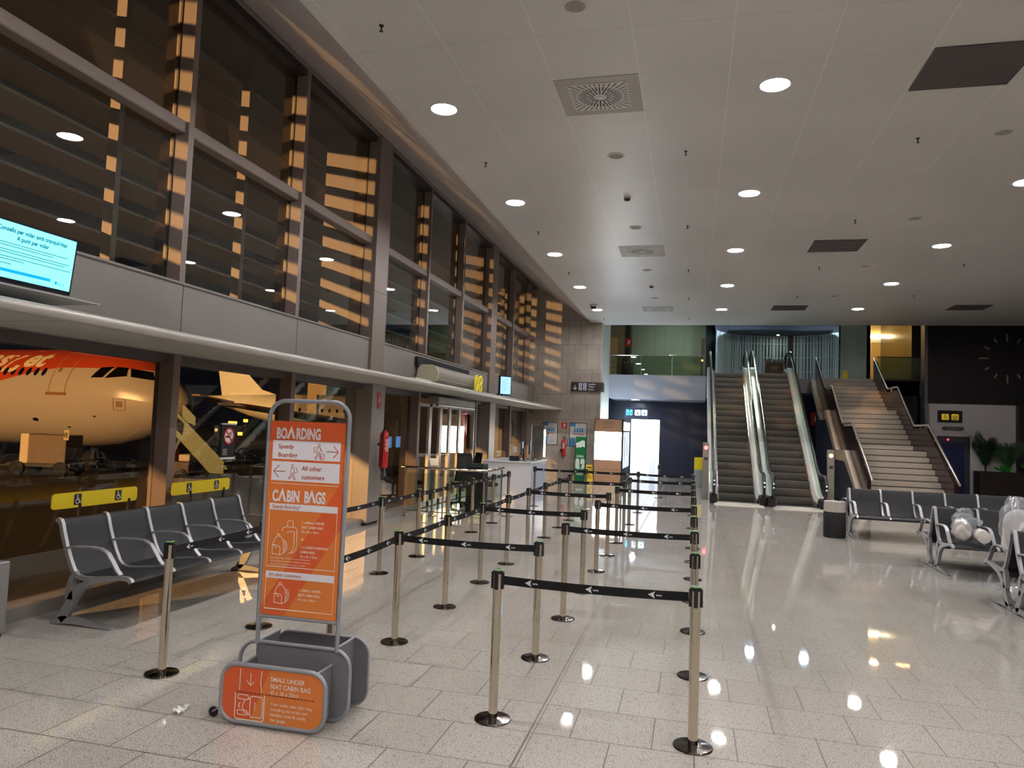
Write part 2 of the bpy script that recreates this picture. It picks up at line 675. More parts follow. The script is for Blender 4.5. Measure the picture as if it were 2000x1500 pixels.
# curtain wall bays ------------------------------------------------
UP = [4.47, 6.95, 9.41, 11.9, 14.72, 17.17, 19.65, 22.45, 24.9, 25.9]
WIDE = {11.9: 12.43, 19.65: 20.2}
GX = -5.81
wn = 0
for i in range(len(UP) - 1):
    y0, y1 = UP[i], UP[i + 1]
    ys = WIDE.get(y0, y0 + 0.07)
    wn += 1
    w = empty('window_%d' % wn, (0, 0, 0), kind='structure')
    ye = y1 - 0.02
    struct(MB().box(GX - 0.006, GX + 0.006, ys, ye, 5.15, 6.9), 'upper_pane', M_glass, w)
    struct(MB().box(GX - 0.006, GX + 0.006, ys, ye, 3.315, 5.03), 'lower_pane', M_glass, w)
    struct(MB().bbox(-5.84, -5.66, ys, ye, 5.02, 5.16, 0.012), 'transom', M_mull, w)
    if y0 in WIDE:
        struct(MB().bbox(-6.64, -5.56, y0 - 0.02, ys, 2.5, 7.05, 0.006).box(-5.565, -5.557, y0 - 0.02, ys, 4.18, 4.19, 1), 'column_casing', [M_mull, M_dkframe], w)
    else:
        struct(MB().box(-5.86, -5.62, y0 - 0.02, ys, 3.315, 7.0), 'mullion', M_mull, w)
    if True:   # slim dark gasket where the pane meets the mullion
        struct(MB().box(GX - 0.012, GX + 0.014, y0 - 0.035, y0 - 0.019, 3.315, 6.9), 'gasket', M_dkframe, w)

LOW = [4.47, 6.95, 9.41, 11.9, 14.45, 18.68, 19.65, 22.45, 24.9, 25.9]
for i in range(len(LOW) - 1):
    y0, y1 = LOW[i], LOW[i + 1]
    ys = WIDE.get(y0, y0 + 0.09)
    wn += 1
    w = empty('window_%d' % wn, (0, 0, 0), kind='structure')
    ye = y1 - 0.02
    if y0 != 14.45:
        struct(MB().box(GX - 0.006, GX + 0.006, ys, ye, 0.12, 2.42), 'pane', M_glass, w)
        struct(MB().box(-5.84, -5.60, ys, ye, 0.0, 0.12), 'sill', M_grey, w)
    struct(MB().box(-5.86, -5.70, ys, ye, 2.40, 2.505), 'head', M_dkframe if y0 == 14.45 else mat('head_frame', (84, 76, 74), 0.5), w)
    if y0 in WIDE:
        struct(MB().bbox(-6.0, -5.50, y0 - 0.02, ys, 0.05, 2.505, 0.006), 'column_casing', M_brush, w)
        struct(MB().box(-5.97, -5.53, y0 + 0.01, ys - 0.03, 0.0, 0.05), 'plinth', M_dkframe, w)
    else:
        struct(MB().box(-5.86, -5.62, y0 - 0.02, ys, 0.0, 2.505), 'mullion', mat('lower_mullion', (118, 100, 90), 0.55), w)

# louvre screen outside the upper glazing: blades and posts ----------
lou = empty('trim_3', (0, 0, 0), kind='structure')
M_lou = mat('louvre_metal', (132, 122, 114), 0.6)
for k in range(11):
    z = 3.52 + 0.372 * k
    mb = MB().prism([(-6.74, YB, z), (-6.74, YB, z + 0.035), (-7.36, YB, z + 0.058), (-7.36, YB, z + 0.022)], (0, 36 - YB, 0))
    struct(mb, 'louvre_blade', M_lou, lou)
for y in UP:
    if y in WIDE or y > 25:
        continue
    struct(MB().box(-6.74, -6.60, y, y + 0.08, 3.2, 7.6), 'louvre_post', M_mull, lou)
# roof eave over the louvres, lengthened to block orange light from the sloped ceiling
struct(MB().box(-8.5, -5.9, YB, 36, 7.12, 7.4), 'trim_10', mat('eave_light_block', (90, 86, 82), 0.6))
# outer canopy over the apron side door
struct(MB().box(-9.3, -5.9, YB, 36, 3.02, 3.1), 'trim_4', mat('outer_canopy', (70, 66, 62), 0.6))

# end wall clad in stone, and its return face
M_stone = stone_material('stone_cladding', 0.445, 0.905, -5.3, 0.36, (158, 146, 134), (186, 176, 164), (84, 76, 70))
mb = MB().prism([(-7.3, 25.9, 0), (-3.2, 25.9, 0), (-3.2, 25.9, 5.95), (-3.6, 25.9, 5.95), (-5.62, 25.9, 7.3), (-7.3, 25.9, 7.3)], (0, 2.7, 0))
struct(mb, 'wall_back', M_stone)
struct(MB().box(-3.2, -3.19, 25.9, 28.5, 0, 7.2), 'trim_5', mat('wall_return_paint', (196, 200, 192), 0.5))

# mezzanine: slab with fascia, ceiling over it, walls up there ------------
M_fascia = mat('blue_grey_fascia', (142, 146, 156), 0.45)
struct(MB().box(-3.19, 0.48, 28.5, 44, 3.12, 4.03), 'trim_6', M_fascia)
struct(MB().box(0.48, XR, 29.0, 44, 3.5, 4.03), 'floor_upper', mat('upper_floor_terrazzo', (120, 116, 112), 0.25))
struct(MB().box(-3.2, 0.48, 28.5, 44, 4.03, 4.04), 'floor_upper_left', mat('upper_floor_terrazzo', (120, 116, 112), 0.25))
struct(MB().box(-3.6, XR, 26.4, 44, 7.1, 7.3), 'ceiling_upper', mat('upper_ceiling', (120, 118, 116), 0.6))
struct(MB().box(-3.6, XR, 26.39, 26.4, 5.68, 7.2), 'trim_7', mat('ceiling_edge', (120, 116, 112), 0.5))
t = NT('upper_wall_panels')
x_, y_, z_ = t.xyz()
c_ = t.mix(t.math('MULTIPLY', t.lines(x_, 0.0, 0.42, 0.006), 0.5), (*s2l((176, 184, 166)), 1), (*s2l((96, 100, 90)), 1))
t.link(c_, t.b.inputs['Base Color'])
struct(MB().box(-2.72, 0.9, 33.0, 33.2, 4.03, 7.1), 'wall_upper_back', t.m)
struct(MB().box(-6.0, -2.95, 32.0, 32.2, 4.03, 7.1).box(-2.95, -2.72, 32.0, 33.2, 4.03, 7.1, 1), 'wall_upper_left', [mat('ochre_wall', (150, 134, 108), 0.6), mat('dark_jamb', (60, 52, 46), 0.5)])
# rooms on the right of the shutter
struct(MB().box(5.62, 6.74, 31.0, 31.15, 4.03, 7.1), 'wall_upper_right', mat('pale_green_wall', (206, 222, 212), 0.5))
struct(MB().box(6.74, 9.2, 34.2, 34.4, 4.03, 7.1).box(6.6, 6.74, 31.0, 34.4, 4.03, 7.1), 'wall_upper_room', mat('warm_cream_wall', (226, 208, 150), 0.55))
struct(MB().box(7.84, 8.3, 29.6, 34.4, 4.03, 7.1), 'wall_upper_side', mat('smoked_panel', (74, 72, 62), 0.2))
struct(MB().box(-6.0, XR, 40.0, 40.2, 0, 7.2), 'wall_far', mat('far_wall', (90, 90, 92), 0.6))

# under the mezzanine: dark blue wall with the bright doorway -------------
t = NT('dark_blue_tiles')
x_, y_, z_ = t.xyz()
ln_ = t.math('MAXIMUM', t.lines(x_, 0.0, 0.9, 0.005), t.lines(z_, 0.0, 0.62, 0.005))
c_ = t.mix(ln_, (*s2l((26, 32, 52)), 1), (*s2l((52, 58, 76)), 1))
t.link(c_, t.b.inputs['Base Color'])
t.b.inputs['Roughness'].default_value = 0.3
mb = MB().box(-1.32, 7.9, 31.0, 31.2, 0, 3.5).box(-6.0, -2.5, 31.0, 31.2, 0, 3.5).box(-2.5, -1.32, 31.0, 31.2, 2.36, 3.5)
struct(mb, 'wall_blue', t.m)

struct(MB().box(-6.0, -5.8, 28.6, 31.0, 0, 3.2), 'wall_side_passage', t.m)
M_room = mat('bright_room_white', (240, 242, 246), 0.6)
mb = MB().box(-4.2, 0.4, 34.0, 34.2, 0, 2.9).box(-4.4, -4.2, 31.2, 34.2, 0, 2.9).box(0.4, 0.6, 31.2, 34.2, 0, 2.9)
struct(mb, 'wall_bright_room', M_room)
struct(MB().box(-4.4, 0.6, 31.0, 34.2, -0.1, 0.0), 'floor_bright_room', mat('pale_room_floor', (220, 222, 226), 0.3))
struct(MB().box(-4.4, 0.6, 31.2, 34.2, 2.9, 3.0), 'ceiling_bright_room', M_room)

# right end: dark clock wall over a white one, with the lift door ----------
struct(MB().box(8.0, XR, 28.5, 28.8, 3.22, 7.1), 'wall_clock_side', mat('dark_brown_cladding', (36, 31, 31), 0.4))
struct(MB().box(8.0, 10.83, 28.55, 28.8, 0, 3.22), 'wall_white', mat('lift_lobby_white', (236, 230, 228), 0.6))
struct(MB().box(10.83, 11.05, 28.3, 28.8, 0, 3.4).box(11.05, XR, 28.6, 28.8, 0, 3.22), 'wall_dark_end', mat('dark_brown_cladding', (36, 31, 31), 0.4))
struct(MB().box(7.93, 8.03, 28.35, 28.8, 0, 7.0), 'trim_8', mat('corner_strip_metal', (120, 120, 122), 0.35, 0.6))
struct(MB().box(6.42, 7.95, 29.0, 29.2, 0, 4.03), 'wall_gloss_black', mat('gloss_black_glass', (14, 16, 22), 0.08))
d = empty('door_2', (0, 0, 0), kind='structure')
M_lift = mat('lift_door_blue', (40, 46, 92), 0.32, 0.3)
M_liftf = mat('lift_frame', (78, 78, 84), 0.4, 0.4)
struct(MB().box(8.38, 9.40, 28.5, 28.56, 1.84, 2.08), 'frame_head', M_liftf, d)
struct(MB().box(9.22, 9.40, 28.5, 28.56, 0, 1.84).box(8.38, 8.5, 28.5, 28.56, 0, 1.84), 'frame_jamb', M_liftf, d)
struct(MB().box(8.50, 8.858, 28.53, 28.56, 0, 1.84), 'door_leaf', M_lift, d)
struct(MB().box(8.862, 9.22, 28.53, 28.56, 0, 1.84), 'door_leaf', M_lift, d)
mb = MB()
mb.lathe([(0.035, 0), (0.03, 0.012), (0, 0.014)], (8.72, 28.5, 1.96), 14, M=Matrix.Rotation(PI / 2, 4, 'X'))
struct(mb, 'indicator_light', mat('red_indicator', (255, 60, 90), 0.4, emit=(255, 40, 80), estr=3.0), d)

# ceiling downlights ------------------------------------------------------
M_lamp = mat('downlight_diffuser', (255, 252, 250), 0.5, emit=(250, 246, 246), estr=DOWNLIGHT)
ROWS = [(-3.03, 'left'), (0.80, 'middle'), (4.66, 'right'), (8.50, 'far right')]  # far right row is unseen, added to brighten the right side
proto_dl = None
for rx, rn in ROWS:
    for k in range(-4, 5):
        y = 8.19 + 3.71 * k
        if 8 > rx > 4 and k == 0 or rx > 8 and k > 2:
            continue
        if k < 0 or rx > 8:
            lab, grp = 'round lit ceiling downlight outside the picture, behind the viewer or added on the right', 'downlights outside the picture'
        else:
            lab = 'round lit recessed downlight in the %s ceiling row, %s from the near end' % (rn, ORD[k if rx < 4 else k - 1])
            grp = 'recessed downlights in the white ceiling'
        if proto_dl is None:
            proto_dl = empty('downlight', (rx, y, 5.68), 0, lab, 'ceiling light', grp)
            MB().lathe([(0.150, -0.004), (0.155, -0.012), (0.172, -0.012), (0.178, 0.0), (0.150, 0.0)], n=32, cap=False).build('trim_ring', M_white, proto_dl, 40)
            MB().lathe([(0.150, -0.003), (0.0, -0.003)], n=32).build('diffuser', M_lamp, proto_dl)
        else:
            o = copy_tree(proto_dl, None, (rx, y, 5.68), lab)
            o['group'] = grp

# ---------------------------------------------------------------- belt posts
M_belt = mat('black_webbing', (13, 13, 14), 0.75, spec=0.25)
M_rim = mat('cap_green_reflection', (120, 176, 96), 0.35)  # greenish reflection on the cap rim put into its colour
M_beltprint = mat('belt_print', (206, 206, 204), 0.6)


def belt_meshes(dx, dy):
    L = math.hypot(dx, dy)
    ux, uy = dx / L, dy / L
    a, b = 0.036, L - 0.0415
    n = 8
    mb, pr = MB(), MB()
    low, high = [], []
    for i in range(n + 1):
        s = a + (b - a) * i / n
        sag = 0.010 * (1 - (2 * i / n - 1) ** 2)
        low.append((ux * s - uy * 0.0008, uy * s + ux * 0.0008, 0.832 - sag))
        high.append((ux * s - uy * 0.0008, uy * s + ux * 0.0008, 0.886 - sag))
    mb.strip(low, high, (uy * 0.0016, -ux * 0.0016, 0))
    left = (-ux, -uy) if (uy < -0.5 or ux < -0.5) else (ux, uy)
    for side in (1, -1):
        u = Vector((ux * side, uy * side, 0))
        o = Vector((0, 0, 0.859)) if side > 0 else Vector((ux * L, uy * L, 0.859))
        f = Fr(o, u, (0, 0, 1), 0.0018)
        k = max(2, int(L / 0.33))
        for i in range(k):
            s = a + (b - a) * (i + 0.45) / k
            sag = 0.010 * (1 - (2 * (i + 0.45) / k - 1) ** 2)
            f.poly(pr, [(s - 0.030, -sag), (s + 0.012, 0.021 - sag), (s + 0.004, -sag), (s + 0.012, -0.021 - sag)])
            f.text(pr, 'aena', s + 0.018, -0.006 - sag, 0.013, bold=0.02)
    return mb, pr


def make_post():
    r = empty('belt_post')
    MB().lathe([(0.113, 0), (0.115, 0.004), (0.112, 0.010), (0.060, 0.014), (0.036, 0.018)], n=36).build('base', M_dsteel, r, 35)
    MB().lathe([(0.029, 0.016), (0.029, 0.915)], n=28).build('pole', M_steel, r, 40)
    mb = MB().lathe([(0.0300, 0.898), (0.0312, 0.902), (0.0312, 0.918), (0.027, 0.921)], n=24, cap=False)
    for a in range(4):
        M = Matrix.Rotation(a * PI / 2, 4, 'Z') @ Matrix.Translation((0.0335, 0, 0.857))
        mb.xbox(M, 0.013, 0.024, 0.104)
    h = mb.build('belt_head', M_black, r, 35)
    MB().lathe([(0.030, 0.917), (0.030, 0.925), (0.025, 0.927)], n=20, cap=False).lathe([(0.025, 0.927), (0.0, 0.9275)], n=20, m=1, cap=False).build('cap', [M_rim, M_black], r, 35)
    return r


PY = [4.50, 5.77, 7.04, 8.28, 9.53, 10.79, 12.08, 13.42, 14.60]
CX = {'window-side': -3.64, 'left-centre': -2.368, 'right-centre': -1.168, 'rightmost': 0.043}
post0 = make_post()
POSTS = {}
used0 = False


def place_post(key, x, y, label, group):
    global used0
    if not used0:
        o = post0
        o.location = (x, y, 0)
        o['label'] = label
        used0 = True
    else:
        o = copy_tree(post_src, None, (x, y, 0), label)
    o['category'] = 'queue post'
    o['group'] = group
    POSTS[key] = o
    return o


# keep an untouched list of the first post's own parts to copy from
post_src = post0
order = []
for cn, x in CX.items():
    for k, y in enumerate(PY):
        order.append(((cn, k), -3.585 if (cn == 'window-side' and k == 0) else x, y, 'steel belt post, %s from the near end of the %s queue column' % (ORD[k], cn)))
for k, x in enumerate((-3.57, -2.36, -1.165, 0.045)):
    order.append((('far', k), x, 16.85, 'steel belt post in the farthest cross row of belts, %s from the left' % ORD[k]))
order.append((('lone', 0), -0.88, 21.0, 'lone belt post in front of the dark blue tiled wall and bright doorway'))
for key, x, y, lab in order:
    if key == ('left-centre', 0):
        x, y = -2.34, 4.57
    place_post(key, x, y, lab, 'steel belt posts of the boarding queue')
BELTS = []
for k in range(8):
    BELTS.append((('window-side', k + 1), ('window-side', k)))
    BELTS.append((('left-centre', k + 1), ('left-centre', k)))
    BELTS.append((('rightmost', k + 1), ('rightmost', k)))
BELTS.append((('right-centre', 7), ('right-centre', 8)))
for k in (0, 2, 4, 6, 8):
    BELTS.append((('right-centre', k), ('rightmost', k)))
for k in (1, 3, 5, 7):
    BELTS.append((('left-centre', k), ('right-centre', k)))
for k in range(3):
    BELTS.append((('far', k), ('far', k + 1)))
for a, b in BELTS:
    pa, pb = POSTS[a], POSTS[b]
    bm, pr = belt_meshes(pb.location.x - pa.location.x, pb.location.y - pa.location.y)
    bo = bm.build('belt', M_belt, pa)
    pr.build('belt_print', M_beltprint, bo)

# ---------------------------------------------------------------- beam benches
SEATP = [(0.020, 0.868), (0.0, 0.886), (-0.022, 0.878), (-0.040, 0.845), (-0.058, 0.78), (-0.100, 0.66), (-0.150, 0.545), (-0.195, 0.462), (-0.235, 0.425), (-0.30, 0.409), (-0.40, 0.412), (-0.55, 0.428), (-0.68, 0.442), (-0.745, 0.440), (-0.775, 0.424), (-0.785, 0.404)]


def offs(prof, d):
    out = []
    n = len(prof)
    for i in range(n):
        a, b = Vector(prof[max(i - 1, 0)]), Vector(prof[min(i + 1, n - 1)])
        t_ = (b - a).normalized()
        out.append((prof[i][0] - t_.y * d, prof[i][1] + t_.x * d))
    return out


def wheelchair(f, mb, x, y, s, m=0):
    """wheelchair user sign inside a square of side s"""
    f.disc(mb, x - 0.06 * s, y + 0.36 * s, 0.07 * s, m)
    f.stroke(mb, [(x - 0.06 * s, y + 0.27 * s), (x - 0.03 * s, y - 0.02 * s), (x + 0.16 * s, y - 0.02 * s), (x + 0.26 * s, y - 0.26 * s), (x + 0.34 * s, y - 0.22 * s)], 0.075 * s, m)
    f.stroke(mb, [(x - 0.05 * s, y + 0.14 * s), (x + 0.14 * s, y + 0.14 * s)], 0.06 * s, m)
    f.ring(mb, x - 0.02 * s, y - 0.14 * s, 0.20 * s, 0.06 * s, m, n=18, a0=110, a1=345)


M_symbol = mat('symbol_panel', (44, 34, 30), 0.5)


def bench(name, loc, rz, n, pitch, label, double=False, panels=False):
    r = empty(name, loc, rz, label, 'bench', 'grey beam benches')
    sides = [1, -1] if double else [1]
    L = n * pitch

    def S(prof, s, x):
        return [(x, s * p[0] - (0.015 if s > 0 else -0.015) * (1 if double else 0), p[1]) for p in prof]
    lo, hi = SEATP, offs(SEATP, 0.012)
    rlo, rhi = offs(SEATP, -0.012), offs(SEATP, 0.024)
    for s in sides:
        for i in range(n):
            x0, x1 = i * pitch + 0.022, (i + 1) * pitch - 0.022
            mb = MB()
            # back in two padded panels with a seam between, then the seat
            for a, b in ((0, 5), (5, 8), (8, 16)):
                A, B = lo[a:b + 1], hi[a:b + 1]
                A, B = list(A), list(B)
                mb.strip(S(A, s, x0), S(B, s, x0), (x1 - x0, 0, 0))
                e = B[0]
                q = S([e], s, x0)[0]
                mb.box(x0, x1, q[1] - 0.003, q[1] + 0.003, q[2] - 0.004, q[2] + 0.001, 1)
            mb.build('seat_shell', [M_seat, M_blackm], r, 35)
        for i in range(n + 1):
            x = i * pitch
            MB().strip(S(rlo, s, x - 0.017), S(rhi, s, x - 0.017), (0.034, 0, 0)).build('rib', M_cast, r, 35)
            arm = [(-0.100, 0.640), (-0.20, 0.655), (-0.36, 0.662), (-0.46, 0.655), (-0.525, 0.625), (-0.575, 0.56), (-0.625, 0.49), (-0.665, 0.452)]
            up_ = offs(arm, -0.014)
            MB().strip(S(arm, s, x - 0.022), S(up_, s, x - 0.022), (0.044, 0, 0)).build('armrest', M_cast, r, 35)
        for x in (0.0, L):
            mb = MB()
            for path in ([(-0.67, 0.430, 0.010), (-0.52, 0.410, 0.018), (-0.38, 0.380, 0.026), (-0.28, 0.325, 0.036), (-0.215, 0.245, 0.042), (-0.175, 0.165, 0.044), (-0.135, 0.095, 0.044), (-0.09, 0.045, 0.040)],
                         [(-0.222, 0.455, 0.014), (-0.190, 0.400, 0.022), (-0.172, 0.320, 0.032), (-0.176, 0.220, 0.040)],
                         [(0.0, 0.012, 0.010), (-0.06, 0.030, 0.026), (-0.14, 0.046, 0.034), (-0.24, 0.044, 0.028), (-0.42, 0.026, 0.018), (-0.62, 0.012, 0.010)]):
                c2 = [(p[0], p[1]) for p in path]
                low, high = [], []
                for i, p in enumerate(path):
                    a_, b_ = Vector(c2[max(i - 1, 0)]), Vector(c2[min(i + 1, len(c2) - 1)])
                    t_ = (b_ - a_).normalized()
                    low.append((p[0] - t_.y * p[2], p[1] + t_.x * p[2]))
                    high.append((p[0] + t_.y * p[2], p[1] - t_.x * p[2]))
                mb.strip(S(low, s, x - 0.022), S(high, s, x - 0.022), (0.044, 0, 0))
            mb.build('leg', M_cast, r, 40)
    MB().box(0.0, L, -0.33, -0.26, 0.335, 0.395).build('beam', M_dkframe, r)
    if double:
        MB().box(0.0, L, 0.26, 0.33, 0.335, 0.395).build('beam', M_dkframe, r)
    if panels:
        for x0, x1, b in ((0.05, 1.06, 0.945), (1.57, 2.58, 0.945)):
            mb = MB()
            f = Fr((x0, 0.14, b), (1, 0, 0), (0, 0, 1), 0)
            pts = MB()
            f.rrect(pts, 0, 0, x1 - x0, 0.140, 0.03)
            mb.prism(pts.v, (0, 0.012, 0))
            p = mb.build('priority_panel', M_yellow, r, 30)
            for q in (0.27, 0.75):
                sm, wm = MB(), MB()
                f2 = Fr((x0, 0.14, b), (1, 0, 0), (0, 0, 1), 0.002)
                f2.rrect(sm, q * (x1 - x0) - 0.042, 0.022, q * (x1 - x0) + 0.042, 0.122, 0.01)
                wheelchair(f2, sm, q * (x1 - x0), 0.070, 0.10, 1)
                for j, fc in enumerate(sm.f):
                    pass
                # lift the figure off the dark square
                sm2 = MB()
                f2.rrect(sm2, q * (x1 - x0) - 0.042, 0.022, q * (x1 - x0) + 0.042, 0.122, 0.01)
                f3 = Fr((x0, 0.14, b), (1, 0, 0), (0, 0, 1), 0.004)
                wheelchair(f3, sm2, q * (x1 - x0), 0.070, 0.10, 1)
                sm2.build('wheelchair_symbol', [M_symbol, M_print], p)
            for q in (0.3, 0.9):
                MB().box(x0 + q - 0.012, x0 + q + 0.012, 0.012, 0.14, 0.80, 0.825).box(x0 + q - 0.012, x0 + q + 0.012, 0.13, 0.152, 0.80, b + 0.03).build('panel_bracket', M_blackm, r)
    return r


bench('beam_bench', (-5.30, 5.235, 0), PI / 2, 5, 0.505, 'grey beam bench by the windows with two yellow wheelchair panels above it', panels=True)
bench('beam_bench', (2.97, 15.33, 0), 0, 5, 0.548, 'grey double beam bench farthest back, in front of the staircase', double=True)
bench('beam_bench', (5.80, 15.33, 0), 0, 5, 0.548, 'grey double beam bench at the right edge, end to end with the farthest bench', double=True)
bench('beam_bench', (3.47, 11.93, 0), 0, 5, 0.545, 'grey double beam bench in the middle with the clear bag of white rolls on it', double=True)
bench('beam_bench', (3.47, 9.22, 0), 0, 5, 0.545, 'nearest grey double beam bench, cut off by the right picture edge', double=True)

# ---------------------------------------------------------------- cabin bag gauge with the boarding sign
def rr_path(x0, x1, z0, z1, r, y, n=7):
    pts = []
    for cx, cz, a0 in ((x1 - r, z0 + r, -90), (x1 - r, z1 - r, 0), (x0 + r, z1 - r, 90), (x0 + r, z0 + r, 180)):
        for i in range(n + 1):
            a = math.radians(a0 + 90 * i / n)
            pts.append((cx + r * math.cos(a), y, cz + r * math.sin(a)))
    return pts


def orange_print(name, band, zr):
    t = NT(name)
    x, y, z = t.xyz()
    base = t.ramp(t.math('DIVIDE', t.math('SUBTRACT', z, zr[0]), zr[1] - zr[0]), [(0.0, s2l((212, 122, 50))), (0.55, s2l((212, 116, 48))), (0.86, s2l((214, 102, 44))), (1.0, s2l((212, 92, 42)))])
    d = t.math('ADD', t.math('MULTIPLY', x, band[0]), t.math('MULTIPLY', z, band[1]))
    k = t.math('MULTIPLY', t.math('GREATER_THAN', d, band[2]), t.math('LESS_THAN', d, band[3]))
    c = t.mix(t.math('MULTIPLY', k, 0.62), base, (*s2l((206, 62, 34)), 1))
    d2 = t.math('ADD', t.math('MULTIPLY', x, band[4]), t.math('MULTIPLY', z, band[5]))
    c = t.mix(t.math('MULTIPLY', t.math('GREATER_THAN', d2, band[6]), 0.28), c, (*s2l((208, 70, 36)), 1))
    t.link(c, t.b.inputs['Base Color'])
    t.b.inputs['Roughness'].default_value = 0.42
    return t.m


M_or = orange_print('orange_poster_print', (-0.94, 0.6, 0.42, 0.60, 0.25, 1.0, 1.56), (0.6, 1.81))
M_or2 = orange_print('orange_gauge_print', (-0.9, 0.35, 0.14, 5.0, -1.0, 1.0, 0.62), (0.0, 0.7))
M_orink = mat('brown_orange_ink', (170, 74, 34), 0.55)
M_dkink = mat('dark_red_ink', (92, 22, 18), 0.6)
M_silver = mat('silver_tube_paint', (150, 152, 158), 0.4, 0.35)
M_binpanel = mat('gauge_grey_panel', (116, 116, 120), 0.5, 0.1)
M_offwhite = mat('poster_white', (226, 222, 226), 0.5)

gz = empty('cabin_bag_gauge', (-2.364, 3.938, 0), 0.015, 'orange boarding and cabin bag sign standing over two grey bag-size boxes', 'baggage gauge')
MB().tube(rr_path(-0.345, 0.335, 0.014, 0.348, 0.10, 0.0), 0.0135, 12, True).build('front_frame', M_silver, gz, 40)
mb = MB()
pp = rr_path(-0.335, 0.325, 0.024, 0.338, 0.09, -0.004)
mb.prism(pp, (0, 0.008, 0))
fp = mb.build('front_panel', M_or2, gz)
mb = MB()
f = Fr((-0.345, -0.004, 0), (1, 0, 0), (0, 0, 1), 0.002)
f.text(mb, 'SMALL UNDER', 0.325, 0.272, 0.026, bold=0.012, sx=0.92)
f.text(mb, 'SEAT CABIN BAG', 0.325, 0.232, 0.026, bold=0.012, sx=0.92)
f.text(mb, '45 x 36 x 20cm', 0.325, 0.197, 0.023, sx=0.92)
mb.build('lettering', M_cream, fp)
mb = MB()
for i, s in enumerate(('Your under seat cabin bag,', 'including any straps and', 'handles, must fit inside', 'this gauge.')):
    f.text(mb, s, 0.335, 0.134 - i * 0.030, 0.019, sx=0.92)
mb.build('lettering', M_cream, fp)
mb = MB()
f.stroke(mb, [(0.125, 0.325), (0.125, 0.20)], 0.005)
f.stroke(mb, [(0.268, 0.325), (0.262, 0.26), (0.272, 0.20)], 0.005)
f.stroke(mb, [(0.196, 0.305), (0.196, 0.235)], 0.004)
f.stroke(mb, [(0.172, 0.258), (0.196, 0.233), (0.220, 0.258)], 0.004)
f.stroke(mb, [(0.100, 0.185), (0.100, 0.045), (0.112, 0.032), (0.280, 0.032), (0.292, 0.045), (0.292, 0.185)], 0.006)
f.stroke(mb, [(0.200, 0.065), (0.165, 0.075), (0.148, 0.108), (0.165, 0.145), (0.200, 0.158)], 0.005)
for q in (0.052, 0.142):
    pts = []
    for cx, a0 in ((0.175, -90), (0.128, 90)):
        for i in range(6):
            a = math.radians(a0 + 36 * i)
            pts.append((cx + 0.013 * math.cos(a), q + 0.02 + 0.013 * math.sin(a)))
    f.stroke(mb, pts, 0.0045, closed=True)
f.stroke(mb, [(0.134, 0.128), (0.124, 0.112), (0.134, 0.096)], 0.005)
q = []
for cx, cy, a0 in ((0.268, 0.066, -90), (0.268, 0.158, 0), (0.214, 0.158, 90), (0.214, 0.066, 180)):
    for i in range(5):
        a = math.radians(a0 + 22.5 * i)
        q.append((cx + 0.014 * math.cos(a), cy + 0.014 * math.sin(a)))
f.stroke(mb, q, 0.005, closed=True)
f.stroke(mb, [(0.232, 0.090), (0.232, 0.140)], 0.0045)
mb.build('bag_drawing', M_cream, fp)
mb = MB()
x = 0.105
while x < 0.60:
    f.stroke(mb, [(x, 0.190), (x + 0.016, 0.190)], 0.005, k=0.001)
    x += 0.0235
mb.build('dashed_line', M_dkink, fp)
# the small box behind the front panel and the large one behind the posts
MB().box(-0.245, -0.235, 0.01, 0.19, 0.03, 0.335).build('side_plate', M_binpanel, gz)
MB().box(0.265, 0.275, 0.01, 0.19, 0.03, 0.335).build('side_plate', M_binpanel, gz)
MB().tube([(0.270, 0.0, 0.338), (0.270, 0.19, 0.338)], 0.009, 8).tube([(-0.240, 0.0, 0.338), (-0.240, 0.19, 0.338)], 0.009, 8).build('top_rail', M_silver, gz, 40)
MB().box(-0.235, 0.265, 0.012, 0.188, 0.028, 0.036).build('bottom_plate', M_binpanel, gz)
MB().tube(rr_path(-0.352, 0.392, 0.014, 0.430, 0.11, 0.19), 0.0125, 12, True).build('middle_frame', M_silver, gz, 40)
mb = MB()
mb.prism([p for p in rr_path(-0.245, 0.384, 0.022, 0.424, 0.10, 0.188)], (0, 0.006, 0))
mb.build('middle_panel', M_binpanel, gz)
MB().box(-0.245, -0.237, 0.19, 0.456, 0.03, 0.428).build('side_plate', M_binpanel, gz)
MB().box(0.282, 0.290, 0.19, 0.456, 0.03, 0.428).build('side_plate', M_binpanel, gz)
mb = MB()
mb.prism(rr_path(-0.26, 0.394, 0.022, 0.430, 0.10, 0.452), (0, 0.008, 0))
mb.build('back_panel', M_binpanel, gz)
MB().tube(rr_path(-0.26, 0.394, 0.014, 0.432, 0.10, 0.456), 0.009, 10, True).build('back_frame', M_silver, gz, 40)
MB().tube([(0.286, 0.19, 0.43), (0.286, 0.456, 0.43)], 0.009, 8).tube([(-0.241, 0.19, 0.43), (-0.241, 0.456, 0.43)], 0.009, 8).build('top_rail', M_silver, gz, 40)
MB().box(-0.235, 0.280, 0.195, 0.450, 0.024, 0.032).build('bottom_plate', M_binpanel, gz)
